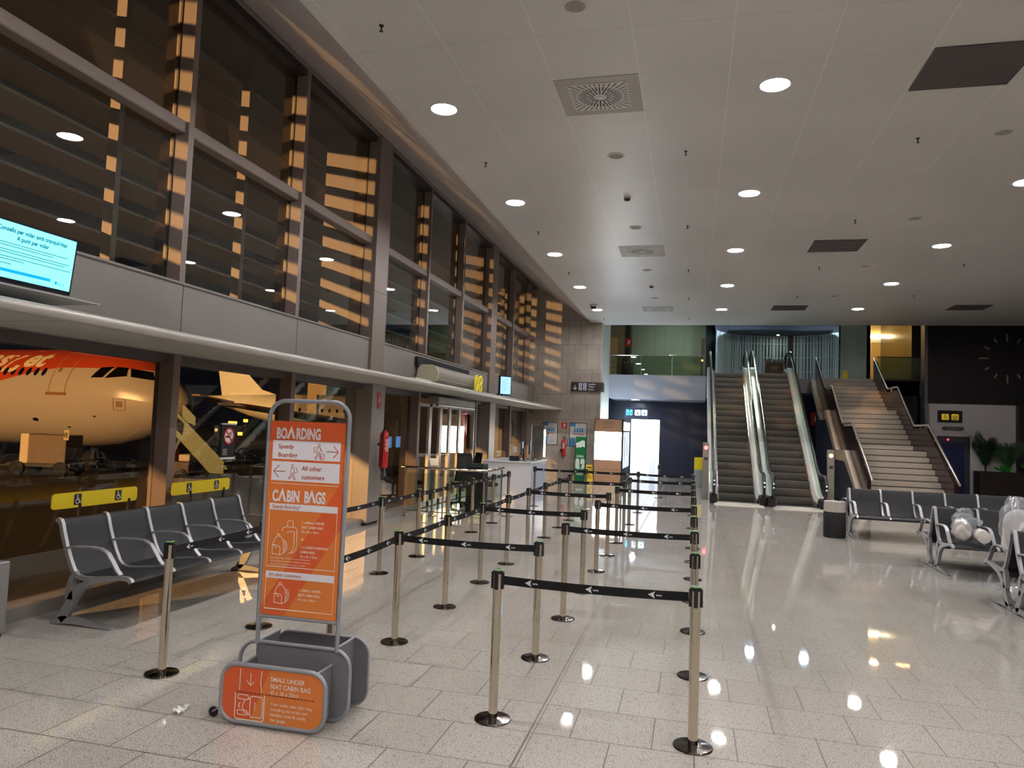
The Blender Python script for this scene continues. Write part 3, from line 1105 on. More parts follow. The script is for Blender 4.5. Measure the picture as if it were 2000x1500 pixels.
# upright loop and poster
pts = [(-0.237, 0.185, 0.42)]
for cx, a0 in ((-0.127, 180), (0.202, 90)):
    for i in range(9):
        a = math.radians(a0 - 90 * i / 8)
        pts.append((cx + 0.11 * math.cos(a), 0.185, 1.825 + 0.11 * math.sin(a)))
pts.append((0.302, 0.185, 0.42))
MB().tube(pts, 0.0135, 12).build('upright_loop', M_silver, gz, 40)
MB().tube([(-0.237, 0.185, 0.592), (0.302, 0.185, 0.592)], 0.0115, 10).build('cross_rail', M_silver, gz, 40)
PW, PH, PX, PZ = 0.512, 1.203, -0.222, 0.604
sp = MB().box(PX, PX + PW, 0.176, 0.190, PZ, PZ + PH).build('sign_panel', M_or, gz)
f = Fr((PX, 0.176, PZ), (1, 0, 0), (0, 0, 1), 0.0015)


def Y_(fr):
    return PH * (1 - fr)


for a, b in ((0.100, 0.198), (0.210, 0.310), (0.428, 0.462), (0.776, 0.812)):
    mb = MB()
    f.rect(mb, 0.045 * PW, Y_(b), 0.955 * PW, Y_(a))
    mb.build('white_bar', M_offwhite, sp)
mb = MB()
f.text(mb, 'BO', 0.085 * PW, Y_(0.090), 0.066, bold=0.040, sx=0.58)
f.stroke(mb, [(0.240 * PW, Y_(0.090)), (0.285 * PW, Y_(0.038)), (0.330 * PW, Y_(0.090))], 0.016)
f.text(mb, 'RDING', 0.352 * PW, Y_(0.090), 0.066, bold=0.040, sx=0.58)
f.text(mb, 'C', 0.075 * PW, Y_(0.416), 0.068, bold=0.040, sx=0.58)
f.stroke(mb, [(0.165 * PW, Y_(0.416)), (0.208 * PW, Y_(0.361)), (0.252 * PW, Y_(0.416))], 0.016)
f.text(mb, 'BIN  B', 0.268 * PW, Y_(0.416), 0.068, bold=0.040, sx=0.58)
f.stroke(mb, [(0.560 * PW, Y_(0.416)), (0.603 * PW, Y_(0.361)), (0.648 * PW, Y_(0.416))], 0.016)
f.text(mb, 'GS', 0.655 * PW, Y_(0.416), 0.068, bold=0.040, sx=0.58)
mb.build('heading', M_offwhite, sp)
f2 = Fr((PX, 0.176, PZ), (1, 0, 0), (0, 0, 1), 0.003)
for s_, x_0, y_0, h_0, b_0 in (('Speedy', 0.125, 0.142, 0.027, 0.018), ('Boarding', 0.125, 0.186, 0.027, 0.018), ('All other', 0.455, 0.252, 0.027, 0.018), ('customers', 0.455, 0.296, 0.027, 0.018), ('Speedy Boarding*', 0.085, 0.452, 0.020, 0.008), ('All other customers', 0.085, 0.801, 0.020, 0.008)):
    mb = MB()
    f2.text(mb, s_, x_0 * PW, Y_(y_0), h_0, bold=b_0, sx=0.95)
    mb.build('lettering', M_orink, sp)
mb = MB()


def walker(f, x, y, s, d, case):
    """line figure of a walking traveller, s tall, d = walking direction"""
    q = lambda a, b: (x + a * s * d, y + b * s)
    f.ring(mb, *q(0.02, 0.90), 0.085 * s, 0.03 * s, n=16)
    f.stroke(mb, [q(-0.05, 0.78), q(-0.12, 0.62), q(-0.14, 0.45), q(-0.06, 0.40), q(0.08, 0.40), q(0.13, 0.56), q(0.07, 0.78)], 0.032 * s, closed=True)
    f.stroke(mb, [q(-0.10, 0.40), q(-0.12, 0.24), q(-0.26, 0.03), q(-0.18, 0.0), q(-0.02, 0.22), q(0.0, 0.36)], 0.032 * s)
    f.stroke(mb, [q(0.0, 0.34), q(0.06, 0.20), q(0.18, 0.02), q(0.26, 0.05), q(0.12, 0.28), q(0.08, 0.40)], 0.032 * s)
    f.stroke(mb, [q(-0.16, 0.76), q(-0.30, 0.72), q(-0.34, 0.50), q(-0.26, 0.42), q(-0.15, 0.46)], 0.032 * s)
    if case:
        f.stroke(mb, [q(0.10, 0.70), q(0.24, 0.52), q(0.25, 0.40)], 0.032 * s)
        f.stroke(mb, [q(0.12, 0.32), q(0.38, 0.32), q(0.38, -0.02), q(0.12, -0.02)], 0.032 * s, closed=True)


walker(f2, 0.665 * PW, Y_(0.190), 0.098, 1, True)
walker(f2, 0.330 * PW, Y_(0.303), 0.098, -1, False)
f2.stroke(mb, [(0.770 * PW, Y_(0.150)), (0.925 * PW, Y_(0.150))], 0.0048)
f2.stroke(mb, [(0.860 * PW, Y_(0.118)), (0.927 * PW, Y_(0.150)), (0.860 * PW, Y_(0.182))], 0.0048)
f2.stroke(mb, [(0.075 * PW, Y_(0.262)), (0.235 * PW, Y_(0.262))], 0.0048)
f2.stroke(mb, [(0.150 * PW, Y_(0.230)), (0.073 * PW, Y_(0.262)), (0.150 * PW, Y_(0.294))], 0.0048)
mb.build('pictograms', M_orink, sp)
mb = MB()
f.stroke(mb, [(0.045 * PW, Y_(0.324)), (0.955 * PW, Y_(0.324))], 0.003)
for a, b in ((0.462, 0.752), (0.812, 0.968)):
    f.stroke(mb, [(0.050 * PW, Y_(a)), (0.050 * PW, Y_(b)), (0.950 * PW, Y_(b)), (0.950 * PW, Y_(a))], 0.0034)


def backpack(f, x, y, s):
    q = lambda a, b: (x + a * s, y + b * s)
    w = 0.030 * s
    f.stroke(mb, [q(0, 0), q(0.42, -0.04), q(0.62, 0.06), q(0.62, 0.40), q(0.58, 0.66), q(0.46, 0.84), q(0.30, 0.90), q(0.14, 0.80), q(0.04, 0.56), q(0, 0.38)], w, closed=True)
    f.stroke(mb, [q(0, 0.36), q(0.04, 0.44), q(0.36, 0.40), q(0.42, 0.32), q(0.42, -0.04)], w)
    f.stroke(mb, [q(0.12, 0.33), q(0.28, 0.31)], w)
    f.stroke(mb, [q(0.24, 0.90), q(0.24, 0.98), q(0.36, 0.98), q(0.38, 0.88)], w)
    f.stroke(mb, [q(0.58, 0.70), q(0.74, 0.62), q(0.80, 0.40), q(0.74, 0.18), q(0.62, 0.06)], w)
    f.stroke(mb, [q(0.62, 0.58), q(0.69, 0.52), q(0.72, 0.38), q(0.68, 0.26), q(0.62, 0.20)], w * 0.8)


backpack(f, 0.115 * PW, Y_(0.688), 0.125)
backpack(f, 0.175 * PW, Y_(0.935), 0.125)
w_ = 0.0036
f.stroke(mb, [(0.235 * PW, Y_(0.572)), (0.245 * PW, Y_(0.552)), (0.290 * PW, Y_(0.545)), (0.415 * PW, Y_(0.548)), (0.435 * PW, Y_(0.562)), (0.435 * PW, Y_(0.650)), (0.405 * PW, Y_(0.672)), (0.335 * PW, Y_(0.680))], w_)
f.stroke(mb, [(0.300 * PW, Y_(0.546)), (0.300 * PW, Y_(0.520)), (0.320 * PW, Y_(0.514)), (0.370 * PW, Y_(0.514)), (0.380 * PW, Y_(0.522)), (0.380 * PW, Y_(0.546))], w_)
f.stroke(mb, [(0.295 * PW, Y_(0.575)), (0.370 * PW, Y_(0.566)), (0.400 * PW, Y_(0.572)), (0.400 * PW, Y_(0.650)), (0.370 * PW, Y_(0.672))], w_)
mb.build('line_drawings', M_cream, sp)
for y0, s1, s2, s3 in ((0.524, '1 x SMALL UNDER', 'SEAT CABIN BAG', '45 x 36 x 20cm'), (0.650, '1 x LARGE OVERHEAD', 'CABIN BAG', '56 x 45 x 25cm'), (0.868, '1 x SMALL UNDER', 'SEAT CABIN BAG', '45 x 36 x 20cm')):
    mb = MB()
    f.text(mb, s1, 0.490 * PW, Y_(y0), 0.0148, bold=0.010, sx=0.9)
    f.text(mb, s2, 0.490 * PW, Y_(y0 + 0.024), 0.0148, bold=0.010, sx=0.9)
    f.text(mb, s3, 0.490 * PW, Y_(y0 + 0.047), 0.0148, sx=0.9)
    mb.build('small_lettering', M_cream, sp)
mb = MB()
f.stroke(mb, [(0.490 * PW, Y_(0.605)), (0.530 * PW, Y_(0.605))], 0.0028)
f.stroke(mb, [(0.510 * PW, Y_(0.597)), (0.510 * PW, Y_(0.613))], 0.0028)
mb.build('plus_sign', M_cream, sp)
mb = MB()
for i, s in enumerate(('*Speedy Boarding is indicated on your boarding card.', 'On busy flights, easyJet Plus and FLEXI fare customers', 'overhead cabin bag may have to go in the hold.')):
    f.text(mb, s, 0.095 * PW, Y_(0.711 + 0.0155 * i), 0.0088, sx=1.0)
mb.build('small_lettering', M_cream, sp)
for yy in (0.05, 0.40):
    wh = MB().lathe([(0.0, -0.009), (0.026, -0.009), (0.030, -0.005), (0.030, 0.005), (0.026, 0.009), (0.0, 0.009)], (-0.425, yy, 0.030), 18, M=Matrix.Rotation(PI / 2, 4, 'X')).build('castor', M_blackm, gz, 40)
    MB().bar((-0.345, yy, 0.085), (-0.425, yy, 0.034), 0.026, 0.008).build('castor_bracket', M_silver, wh)

# ---------------------------------------------------------------- ceiling fixtures
M_spk = mat('speaker_grille', (150, 144, 136), 0.6)
M_ceilw = mat('ceiling_fixture_white', (214, 210, 204), 0.5)
M_dkvent = mat('dark_vent_mesh', (74, 64, 62), 0.7, noise=(90, 0.25))
first = None
for x, ys in ((-1.12, (6.33, 10.02, 13.67, 17.34, 21.03)), (3.65, (9.93, 13.62, 17.29, 20.92))):
    rn = 'near the left lamps' if x < 0 else 'near the right lamps'
    for k, y in enumerate(ys):
        lab = 'small round unlit ceiling speaker in the %s row, %s from the near end' % ('left' if x < 0 else 'right', ORD[k])
        if first is None:
            first = empty('ceiling_speaker', (x, y, 5.68), 0, lab, 'ceiling speaker', 'round ceiling speakers')
            MB().lathe([(0.095, -0.002), (0.097, -0.010), (0.118, -0.008), (0.122, 0.0)], n=28, cap=False).build('rim', M_ceilw, first, 40)
            MB().lathe([(0.0, -0.006), (0.096, -0.004)], n=28, cap=False).build('grille', M_spk, first, 40)
        else:
            copy_tree(first, None, (x, y, 5.68), lab)
first = None
SPR = [(-3.02, [6.32, 10.02, 13.78, 17.48, 24.85], 'left'), (-0.165, [9.99, 13.67, 17.41, 21.07, 24.85], 'left-centre'), (2.705, [9.98, 13.64, 17.37, 20.88], 'right-centre'), (5.595, [17.29, 20.93], 'right')]
for x, ys, rn in SPR:
    for k, y in enumerate(ys):
        lab = 'tiny dark sprinkler head hanging in the %s ceiling row, %s from the near end' % (rn, ORD[k])
        if first is None:
            first = empty('sprinkler', (x, y, 5.68), 0, lab, 'sprinkler', 'sprinklers under the ceiling')
            MB().lathe([(0.024, 0.0), (0.024, -0.006), (0.009, -0.010), (0.009, -0.034), (0.006, -0.037), (0.006, -0.056)], n=12, cap=False).build('stem', M_dkframe, first, 35)
            MB().lathe([(0.0, -0.055), (0.019, -0.056), (0.019, -0.060), (0.0, -0.061)], n=12, cap=False).build('deflector', M_dkframe, first, 35)
        else:
            copy_tree(first, None, (x, y, 5.68), lab)
for y, n_ in ((11.86, 'nearer'), (19.25, 'farther')):
    o = empty('smoke_detector', (-1.12, y, 5.68), 0, 'small white smoke detector on the ceiling, the %s of two' % n_, 'smoke detector', 'smoke detectors')
    MB().lathe([(0.06, 0.0), (0.06, -0.025), (0.048, -0.03)], n=20, cap=False).build('base', M_ceilw, o, 35)
    MB().lathe([(0.05, -0.03), (0.05, -0.055), (0.03, -0.065), (0, -0.066)], n=20, cap=False).build('sensor_head', M_dkframe, o, 35)


def diffuser_vent(x0, x1, y0, y1, lab):
    o = empty('ceiling_vent', ((x0 + x1) / 2, (y0 + y1) / 2, 5.68), 0, lab, 'air vent', 'square swirl air vents')
    hx, hy = (x1 - x0) / 2, (y1 - y0) / 2
    MB().box(-hx, hx, -hy, hy, -0.006, -0.001).build('surround_plate', mat('vent_surround', (168, 162, 152), 0.5), o)
    s = 0.335
    MB().box(-s, s, -s, s, -0.012, -0.006).build('face_plate', M_ceilw, o)
    f = Fr((0, 0, -0.012), (1, 0, 0), (0, -1, 0), 0.001)
    n = 36
    for i in range(n):
        a = 2 * PI * (i + 0.5) / n
        ca, sa = math.cos(a), math.sin(a)
        r0_ = 0.075 if i % 2 == 0 else 0.165
        r1_ = 0.255
        mb = MB()
        f.stroke(mb, [(r0_ * ca, r0_ * sa), (r1_ * ca, r1_ * sa)], 0.015)
        edge = 0.318 / max(abs(ca), abs(sa))
        if edge > 0.285:
            f.stroke(mb, [(0.275 * ca, 0.275 * sa), (edge * ca, edge * sa)], 0.012)
        mb.build('slot', M_blackm, o)
    mb = MB()
    MB().lathe([(0.028, -0.012), (0.028, -0.02), (0.0, -0.022)], n=16, cap=False).build('hub', M_ceilw, o, 35)


for y0, lab in ((7.70, 'square air vent with a radial slot pattern nearest the viewer on the ceiling'), (15.06, 'square air vent with radial slots halfway down the ceiling'), (22.46, 'square air vent with radial slots at the far end of the ceiling')):
    diffuser_vent(-1.585, -0.645, y0, y0 + 0.93, lab)
for x0, y0, y1, lab in ((2.24, 7.67, 8.56, 'large dark grey ceiling grille at the upper right, nearest the viewer'), (2.25, 14.98, 15.88, 'dark grey ceiling grille, the middle one of its row'), (2.265, 22.4, 23.2, 'dark grey ceiling grille at the far end, in line with the other two'), (7.05, 22.45, 23.25, 'faint dark ceiling grille in front of the clock wall')):
    o = empty('return_grille', (x0, y0, 5.68), 0, lab, 'air grille', 'dark ceiling grilles')
    MB().box(0, 0.93, 0, y1 - y0, -0.010, -0.001).build('mesh_panel', M_dkvent, o)
    MB().box(-0.012, 0, -0.012, y1 - y0 + 0.012, -0.012, 0).box(0.93, 0.942, -0.012, y1 - y0 + 0.012, -0.012, 0).box(0, 0.93, -0.012, 0, -0.012, 0).box(0, 0.93, y1 - y0, y1 - y0 + 0.012, -0.012, 0).build('grille_frame', mat('dark_grille_frame', (66, 58, 56), 0.6), o)
o = empty('dome_camera', (-3.03, 22.1, 5.68), 0, 'white dome security camera on the ceiling near the far end wall', 'security camera')
MB().lathe([(0.0, 0.0), (0.11, 0.0), (0.115, -0.05), (0.09, -0.06)], n=24, cap=False).build('housing', M_white, o, 35)
MB().lathe([(0.088, -0.058), (0.08, -0.10), (0.05, -0.13), (0.0, -0.14)], n=24, cap=False).build('dome', mat('smoked_dome', (40, 26, 24), 0.12), o, 60)
o = empty('downlight', (-2.24, 29.6, 3.12), 0, 'round lit downlight under the blue-grey mezzanine fascia', 'ceiling light')
MB().lathe([(0.150, -0.004), (0.155, -0.012), (0.172, -0.012), (0.178, 0.0)], n=32, cap=False).build('trim_ring', M_white, o, 40)
MB().lathe([(0.150, -0.003), (0.0, -0.003)], n=32).build('diffuser', mat('cool_downlight_diffuser', (240, 248, 255), 0.5, emit=(226, 238, 255), estr=120), o)

# ---------------------------------------------------------------- on and above the canopy
M_bezel = mat('screen_bezel', (16, 18, 30), 0.3)
M_screen = mat('cyan_screen', (120, 225, 240), 0.3, emit=(112, 232, 246), estr=1.15)
M_stext = mat('screen_text', (0, 60, 84), 0.4, emit=(0, 84, 112), estr=0.6)
M_sgrey = mat('screen_small_text', (40, 84, 96), 0.4, emit=(40, 96, 112), estr=0.5)
tv = empty('television', (-5.19, 4.22, 2.80), 0, 'wall screen with a bright cyan page of flying advice over the canopy', 'screen')
tv.rotation_euler = (0, math.radians(6), 0)
MB().bbox(-0.05, 0.0, 0.0, 0.85, 0.0, 0.485, 0.006).build('case', M_bezel, tv)
scr = MB().box(-0.002, 0.002, 0.022, 0.828, 0.035, 0.465).build('screen', M_screen, tv)
f = Fr((0.002, 0.022, 0.035), (0, 1, 0), (0, 0, 1), 0.0015)
mb = MB()
f.text(mb, 'Consells per volar amb tranquil·litat', 0.403, 0.358, 0.033, bold=0.035, align='C', sx=0.92)
f.text(mb, 'A punt per volar', 0.403, 0.303, 0.033, bold=0.035, align='C', sx=0.92)
mb.build('screen_heading', M_stext, scr)
mb = MB()
for yy, L in ((0.268, 0.70), (0.248, 0.56), (0.215, 0.72), (0.195, 0.68), (0.163, 0.74), (0.143, 0.30), (0.110, 0.20)):
    f.stroke(mb, [(0.045, yy), (0.045 + L, yy)], 0.006)
mb.build('screen_lines', M_sgrey, scr)
mb = MB()
f.rect(mb, 0.13, 0.045, 0.61, 0.070)
f.text(mb, 'aena', 0.68, 0.035, 0.024, bold=0.01)
f.rect(mb, 0.652, 0.035, 0.674, 0.060)
mb.build('screen_banner', mat('screen_blue', (0, 130, 190), 0.4, emit=(0, 140, 200), estr=0.9), scr)
o = empty('screen_shelf', (-5.35, 4.1, 2.60), 0, 'grey metal shelf plate under the big cyan screen on the canopy', 'shelf')
MB().box(-0.2, 0.35, -0.6, 1.10, 0.145, 0.155).build('plate', M_lgrey, o)
MB().box(-0.16, -0.12, 0.1, 0.16, -0.02, 0.145).box(-0.16, -0.12, 0.8, 0.86, -0.02, 0.145).build('bracket', M_grey, o)

ac = empty('air_conditioner', (-5.34, 14.15, 2.66), 0, 'beige rounded air conditioning unit lying on the canopy above the doors', 'air conditioner')
M_acb = mat('beige_plastic', (208, 202, 172), 0.45)
pts = []
for i in range(13):
    a = math.radians(-90 + 180 * i / 12)
    pts.append((0.06 + 0.15 * math.cos(a) * 1.15, 0, 0.20 + 0.20 * math.sin(a)))
pts += [(-0.14, 0, 0.40), (-0.22, 0, 0.32), (-0.25, 0, 0.12), (-0.24, 0, 0.0)]
MB().prism(pts, (0, 0.05, 0)).build('end_cap', M_acb, ac, 30)
MB().prism([(p[0] * 0.97, 0.05, 0.01 + p[2] * 0.96) for p in pts], (0, 3.0, 0)).build('body', mat('unit_grey', (150, 144, 134), 0.5), ac, 30)
MB().prism([(p[0], 3.05, p[2]) for p in pts], (0, 0.05, 0)).build('end_cap', M_acb, ac, 30)
for zz in (0.10, 0.30):
    MB().box(0.19 if zz < 0.2 else 0.17, 0.205 if zz < 0.2 else 0.185, 0.06, 3.0, zz, zz + 0.012).build('trim_strip', M_acb, ac)
MB().box(-0.27, -0.20, -0.05, 3.5, 0.36, 0.56).build('back_recess', M_blackm, ac)
MB().box(-0.2, 0.05, 0.2, 0.3, -0.085, 0.03).build('foot', M_grey, ac)
MB().box(-0.2, 0.05, 2.7, 2.8, -0.085, 0.03).build('foot', M_grey, ac)
o = empty('gate_number', (-4.98, 16.35, 2.62), 0, 'yellow freestanding numerals 08 above the gate doors', 'gate sign')
for k, s in enumerate('08'):
    mb = MB()
    y0 = 0.11 + 0.34 * k
    rings = [(0.21, 0.185)] if s == '0' else [(0.115, 0.095), (0.305, 0.090)]
    for cz, rz_ in rings:
        mb.tube([(0, y0 + 0.105 * math.cos(2 * PI * i / 20), cz + rz_ * math.sin(2 * PI * i / 20)) for i in range(20)], 0.026, 10, True)
    mb.build('numeral', mat('numeral_yellow', (236, 216, 60), 0.4, emit=(236, 216, 60), estr=0.12), o, 50)
MB().box(-0.10, -0.04, -0.05, 0.62, -0.04, 0.0).box(-0.08, -0.05, 0.1, 0.14, 0, 0.3).box(-0.08, -0.05, 0.42, 0.46, 0, 0.3).build('support', M_grey, o)
o = empty('junction_box', (-5.2, 13.0, 2.58), 0, 'low white box lying on the canopy beside the air conditioning unit', 'box')
MB().bbox(-0.06, 0.06, 0, 0.85, 0, 0.13, 0.01).build('case', M_white, o)
o = empty('flight_display', (-4.95, 18.95, 2.58), 0, 'small flight screen on a black arm at the far end of the canopy', 'screen')
o.rotation_euler = (0, 0, math.radians(-38))
MB().tube([(-0.5, -0.05, 0.03), (-0.25, 0.0, 0.12), (0.0, 0.05, 0.34)], 0.03, 8).tube([(-0.45, 0.12, 0.03), (-0.2, 0.1, 0.10), (0.0, 0.06, 0.22)], 0.025, 8).box(-0.62, -0.35, -0.12, 0.2, 0, 0.05).build('arm', M_black, o, 40)
MB().bbox(0.0, 0.07, -0.20, 0.20, 0.10, 0.62, 0.01).build('case', M_bezel, o)
sc_ = MB().box(0.069, 0.073, -0.17, 0.17, 0.13, 0.59).build('screen', mat('pale_blue_screen', (150, 190, 240), 0.3, emit=(140, 190, 250), estr=1.0), o)
mb = MB()
f = Fr((0.073, -0.17, 0.13), (0, 1, 0), (0, 0, 1), 0.0015)
for i in range(9):
    f.stroke(mb, [(0.04, 0.40 - 0.038 * i), (0.28 - 0.05 * (i % 3), 0.40 - 0.038 * i)], 0.008)
mb.build('screen_lines', mat('screen_lines_blue', (70, 110, 180), 0.4, emit=(60, 100, 180), estr=0.6), sc_)


def extinguisher(name, loc, rz, h, r, label, horn=True):
    """body stands 0..h at the origin; local +x points away from the wall"""
    o = empty(name, loc, rz, label, 'fire extinguisher')
    b = MB().lathe([(0.0, 0.0), (r * 0.9, 0.0), (r, 0.015), (r, h * 0.80), (r * 0.86, h * 0.88), (r * 0.45, h * 0.93), (r * 0.36, h * 0.95)], n=24, cap=False).build('cylinder', M_red, o, 40)
    mb = MB()
    for k in range(9):
        a0, a1 = (-55, 55) if k % 3 else (-45, 40)
        z = h * (0.42 + 0.036 * k)
        pts = [(r * 1.008 * math.cos(math.radians(a)), r * 1.008 * math.sin(math.radians(a))) for a in range(a0, a1 + 1, 10)]
        vs = [(x, y, z) for x, y in pts] + [(x, y, z + 0.010) for x, y in pts]
        n = len(pts)
        mb.add(vs, [(i, i + 1, n + i + 1, n + i) for i in range(n - 1)])
    mb.build('label_print', M_cream, b)
    MB().lathe([(r * 0.36, h * 0.94), (r * 0.36, h * 0.985), (r * 0.2, h)], n=14).build('valve', M_dsteel, o, 40)
    MB().bar((-r * 0.2, 0, h * 0.985), (r * 1.5, 0, h * 1.03), 0.024, 0.008).bar((-r * 0.1, 0, h * 1.01), (r * 1.7, 0, h * 1.075), 0.024, 0.008).build('handle', M_blackm, o)
    if horn:
        MB().tube([(0, r * 0.3, h * 0.96), (0.02, r * 1.3, h * 0.97), (0.04, r * 1.9, h * 0.86), (0.03, r * 2.0, h * 0.60)], 0.011, 8).build('hose', M_blackm, o, 50)
        MB().lathe([(0.014, 0.0), (0.018, 0.10), (0.036, 0.34)], n=14, M=Matrix.Translation((0.03, r * 2.0, h * 0.62)) @ Matrix.Rotation(math.radians(132), 4, 'X')).build('horn', M_blackm, o, 40)
    else:
        MB().tube([(0, -r * 0.3, h * 0.96), (0.02, -r * 1.25, h * 0.94), (0.02, -r * 1.2, h * 0.5), (0.0, -r * 1.12, 0.0), (0.0, -r * 1.05, -0.05)], 0.011, 8).build('hose', M_blackm, o, 50)
        MB().lathe([(0.0, 0.0), (0.030, 0.0), (0.028, 0.18), (0.012, 0.22)], (0.0, -r * 0.2, -0.21), 14, cap=False).build('horn', M_blackm, o, 40)
    MB().box(-r - 0.03, -r * 0.6, -0.03, 0.03, h * 0.55, h * 0.62).build('wall_bracket', M_dkframe, o)
    return o


M_signred = mat('fire_sign_red', (200, 40, 26), 0.45)


def fire_sign(loc, rz, w, h, label):
    o = empty('fire_sign', loc, rz, label, 'safety sign')
    MB().box(-0.004, 0.0, -w / 2, w / 2, 0, h).build('plate', M_signred, o)
    mb = MB()
    f = Fr((0, -w / 2, 0), (0, 1, 0), (0, 0, 1), 0.0015)
    q = min(w, h)
    cx = w / 2
    f.rect(mb, cx - 0.10 * q, h * 0.5 - 0.30 * q, cx + 0.10 * q, h * 0.5 + 0.16 * q)
    f.disc(mb, cx, h * 0.5 + 0.22 * q, 0.09 * q, n=12)
    f.stroke(mb, [(cx + 0.04 * q, h * 0.5 + 0.32 * q), (cx + 0.20 * q, h * 0.5 + 0.28 * q), (cx + 0.22 * q, h * 0.5 - 0.05 * q)], 0.05 * q)
    mb.build('pictogram', M_print, o)
    return o


extinguisher('fire_extinguisher', (-5.36, 12.16, 1.02), 0, 0.70, 0.082, 'red fire extinguisher hung on the brushed steel column by the windows', horn=False)
fire_sign((-5.495, 12.16, 2.07), 0, 0.15, 0.30, 'small red fire extinguisher sign on the brushed steel column')

# posters, safety signs and totem on the end wall (all face the viewer, -y)
W = 25.9
extinguisher('fire_extinguisher', (-4.45, W - 0.10, 0.86), -PI / 2, 0.66, 0.068, 'red fire extinguisher with a black horn on the far stone wall')
fire_sign((-4.47, W - 0.004, 1.86), -PI / 2, 0.20, 0.20, 'square red fire sign between the two blue and white posters')


def poster(x0, x1, z0, z1, label):
    o = empty('wall_poster', (x0, W, z0), 0, label, 'poster', 'blue and white posters on the stone wall')
    w, h = x1 - x0, z1 - z0
    MB().box(-0.02, w + 0.02, -0.02, 0, -0.02, h + 0.02).build('frame', M_dkframe, o)
    sh = MB().box(0, w, -0.022, -0.018, 0, h).build('sheet', mat('poster_paper', (214, 212, 210), 0.4), o)
    f = Fr((0, -0.022, 0), (1, 0, 0), (0, 0, 1), 0.002)
    mb = MB()
    f.rect(mb, 0, h * 0.86, w * 0.34, h)
    f.rect(mb, 0, 0, w * 0.32, h * 0.36)
    mb.build('blue_block', mat('poster_blue', (60, 132, 190), 0.45), sh)
    mb = MB()
    for k in range(4):
        x = w * (0.30 + 0.15 * k)
        f.disc(mb, x, h * (0.79 - 0.02 * (k % 2)), w * 0.045, n=12)
        f.poly(mb, [(x - w * 0.07, h * 0.60), (x + w * 0.06, h * 0.62), (x + w * 0.05, h * 0.74), (x - w * 0.05, h * 0.745)])
    mb.build('figures', mat('poster_light_blue', (70, 150, 206), 0.45), sh)
    mb = MB()
    f.rect(mb, w * 0.16, h * 0.50, w * 0.84, h * 0.54)
    f.rect(mb, w * 0.40, h * 0.92, w * 0.78, h * 0.94, 1)
    for k in range(9):
        f.rect(mb, w * 0.38, h * (0.42 - 0.042 * k), w * (0.90 - 0.08 * (k % 3)), h * (0.428 - 0.042 * k), 1)
    mb.build('print_lines', [mat('poster_red', (178, 96, 92), 0.5), mat('poster_grey', (150, 150, 152), 0.5)], sh)


poster(-5.22, -4.72, 1.26, 2.04, 'blue and white framed poster on the stone wall, left of the fire sign')
poster(-4.25, -3.66, 1.24, 2.05, 'blue and white framed poster behind the green defibrillator totem')
M_green = mat('safety_green', (10, 112, 62), 0.45)
M_greenl = mat('totem_white_print', (230, 242, 234), 0.5)  # plain whitish print of the totem
o = empty('defibrillator_totem', (-3.99, W - 0.30, 0), 0, 'tall green defibrillator totem marked DEA and AED by the stone wall', 'totem')
body = MB().bbox(0, 0.37, -0.06, 0.10, 0, 1.58, 0.012).build('body', M_green, o)
f = Fr((0, -0.06, 0), (1, 0, 0), (0, 0, 1), 0.002)
mb = MB()
f.text(mb, 'DEA', 0.185, 0.86, 0.075, bold=0.02, align='C', sx=1.25)
mb.build('lettering', M_greenl, body)
mb = MB()
f.text(mb, 'AED', 0.185, 0.24, 0.075, bold=0.02, align='C', sx=1.25)
mb.build('lettering', M_greenl, body)
mb = MB()
f.poly(mb, [(0.185, 0.44), (0.035, 0.46), (0.02, 0.52), (0.02, 0.72), (0.04, 0.80), (0.10, 0.82), (0.15, 0.80)])
f.poly(mb, [(0.205, 0.80), (0.27, 0.82), (0.33, 0.80), (0.35, 0.74), (0.35, 0.52), (0.33, 0.46), (0.215, 0.44), (0.26, 0.62), (0.19, 0.64)])
mb.build('heart_symbol', M_greenl, body)
mb = MB()
f.poly(mb, [(0.03, 1.26), (0.03, 1.36), (0.10, 1.38), (0.18, 1.42), (0.26, 1.46), (0.34, 1.43), (0.34, 1.20), (0.28, 1.24), (0.18, 1.20), (0.10, 1.22)])
f.poly(mb, [(0.04, 1.19), (0.04, 1.24), (0.09, 1.24), (0.09, 1.19)])
mb.build('first_aid_picture', M_greenl, body)
MB().bbox(-0.01, 0.38, -0.08, 0.12, 0, 0.02, 0.004).build('base', M_green, o)


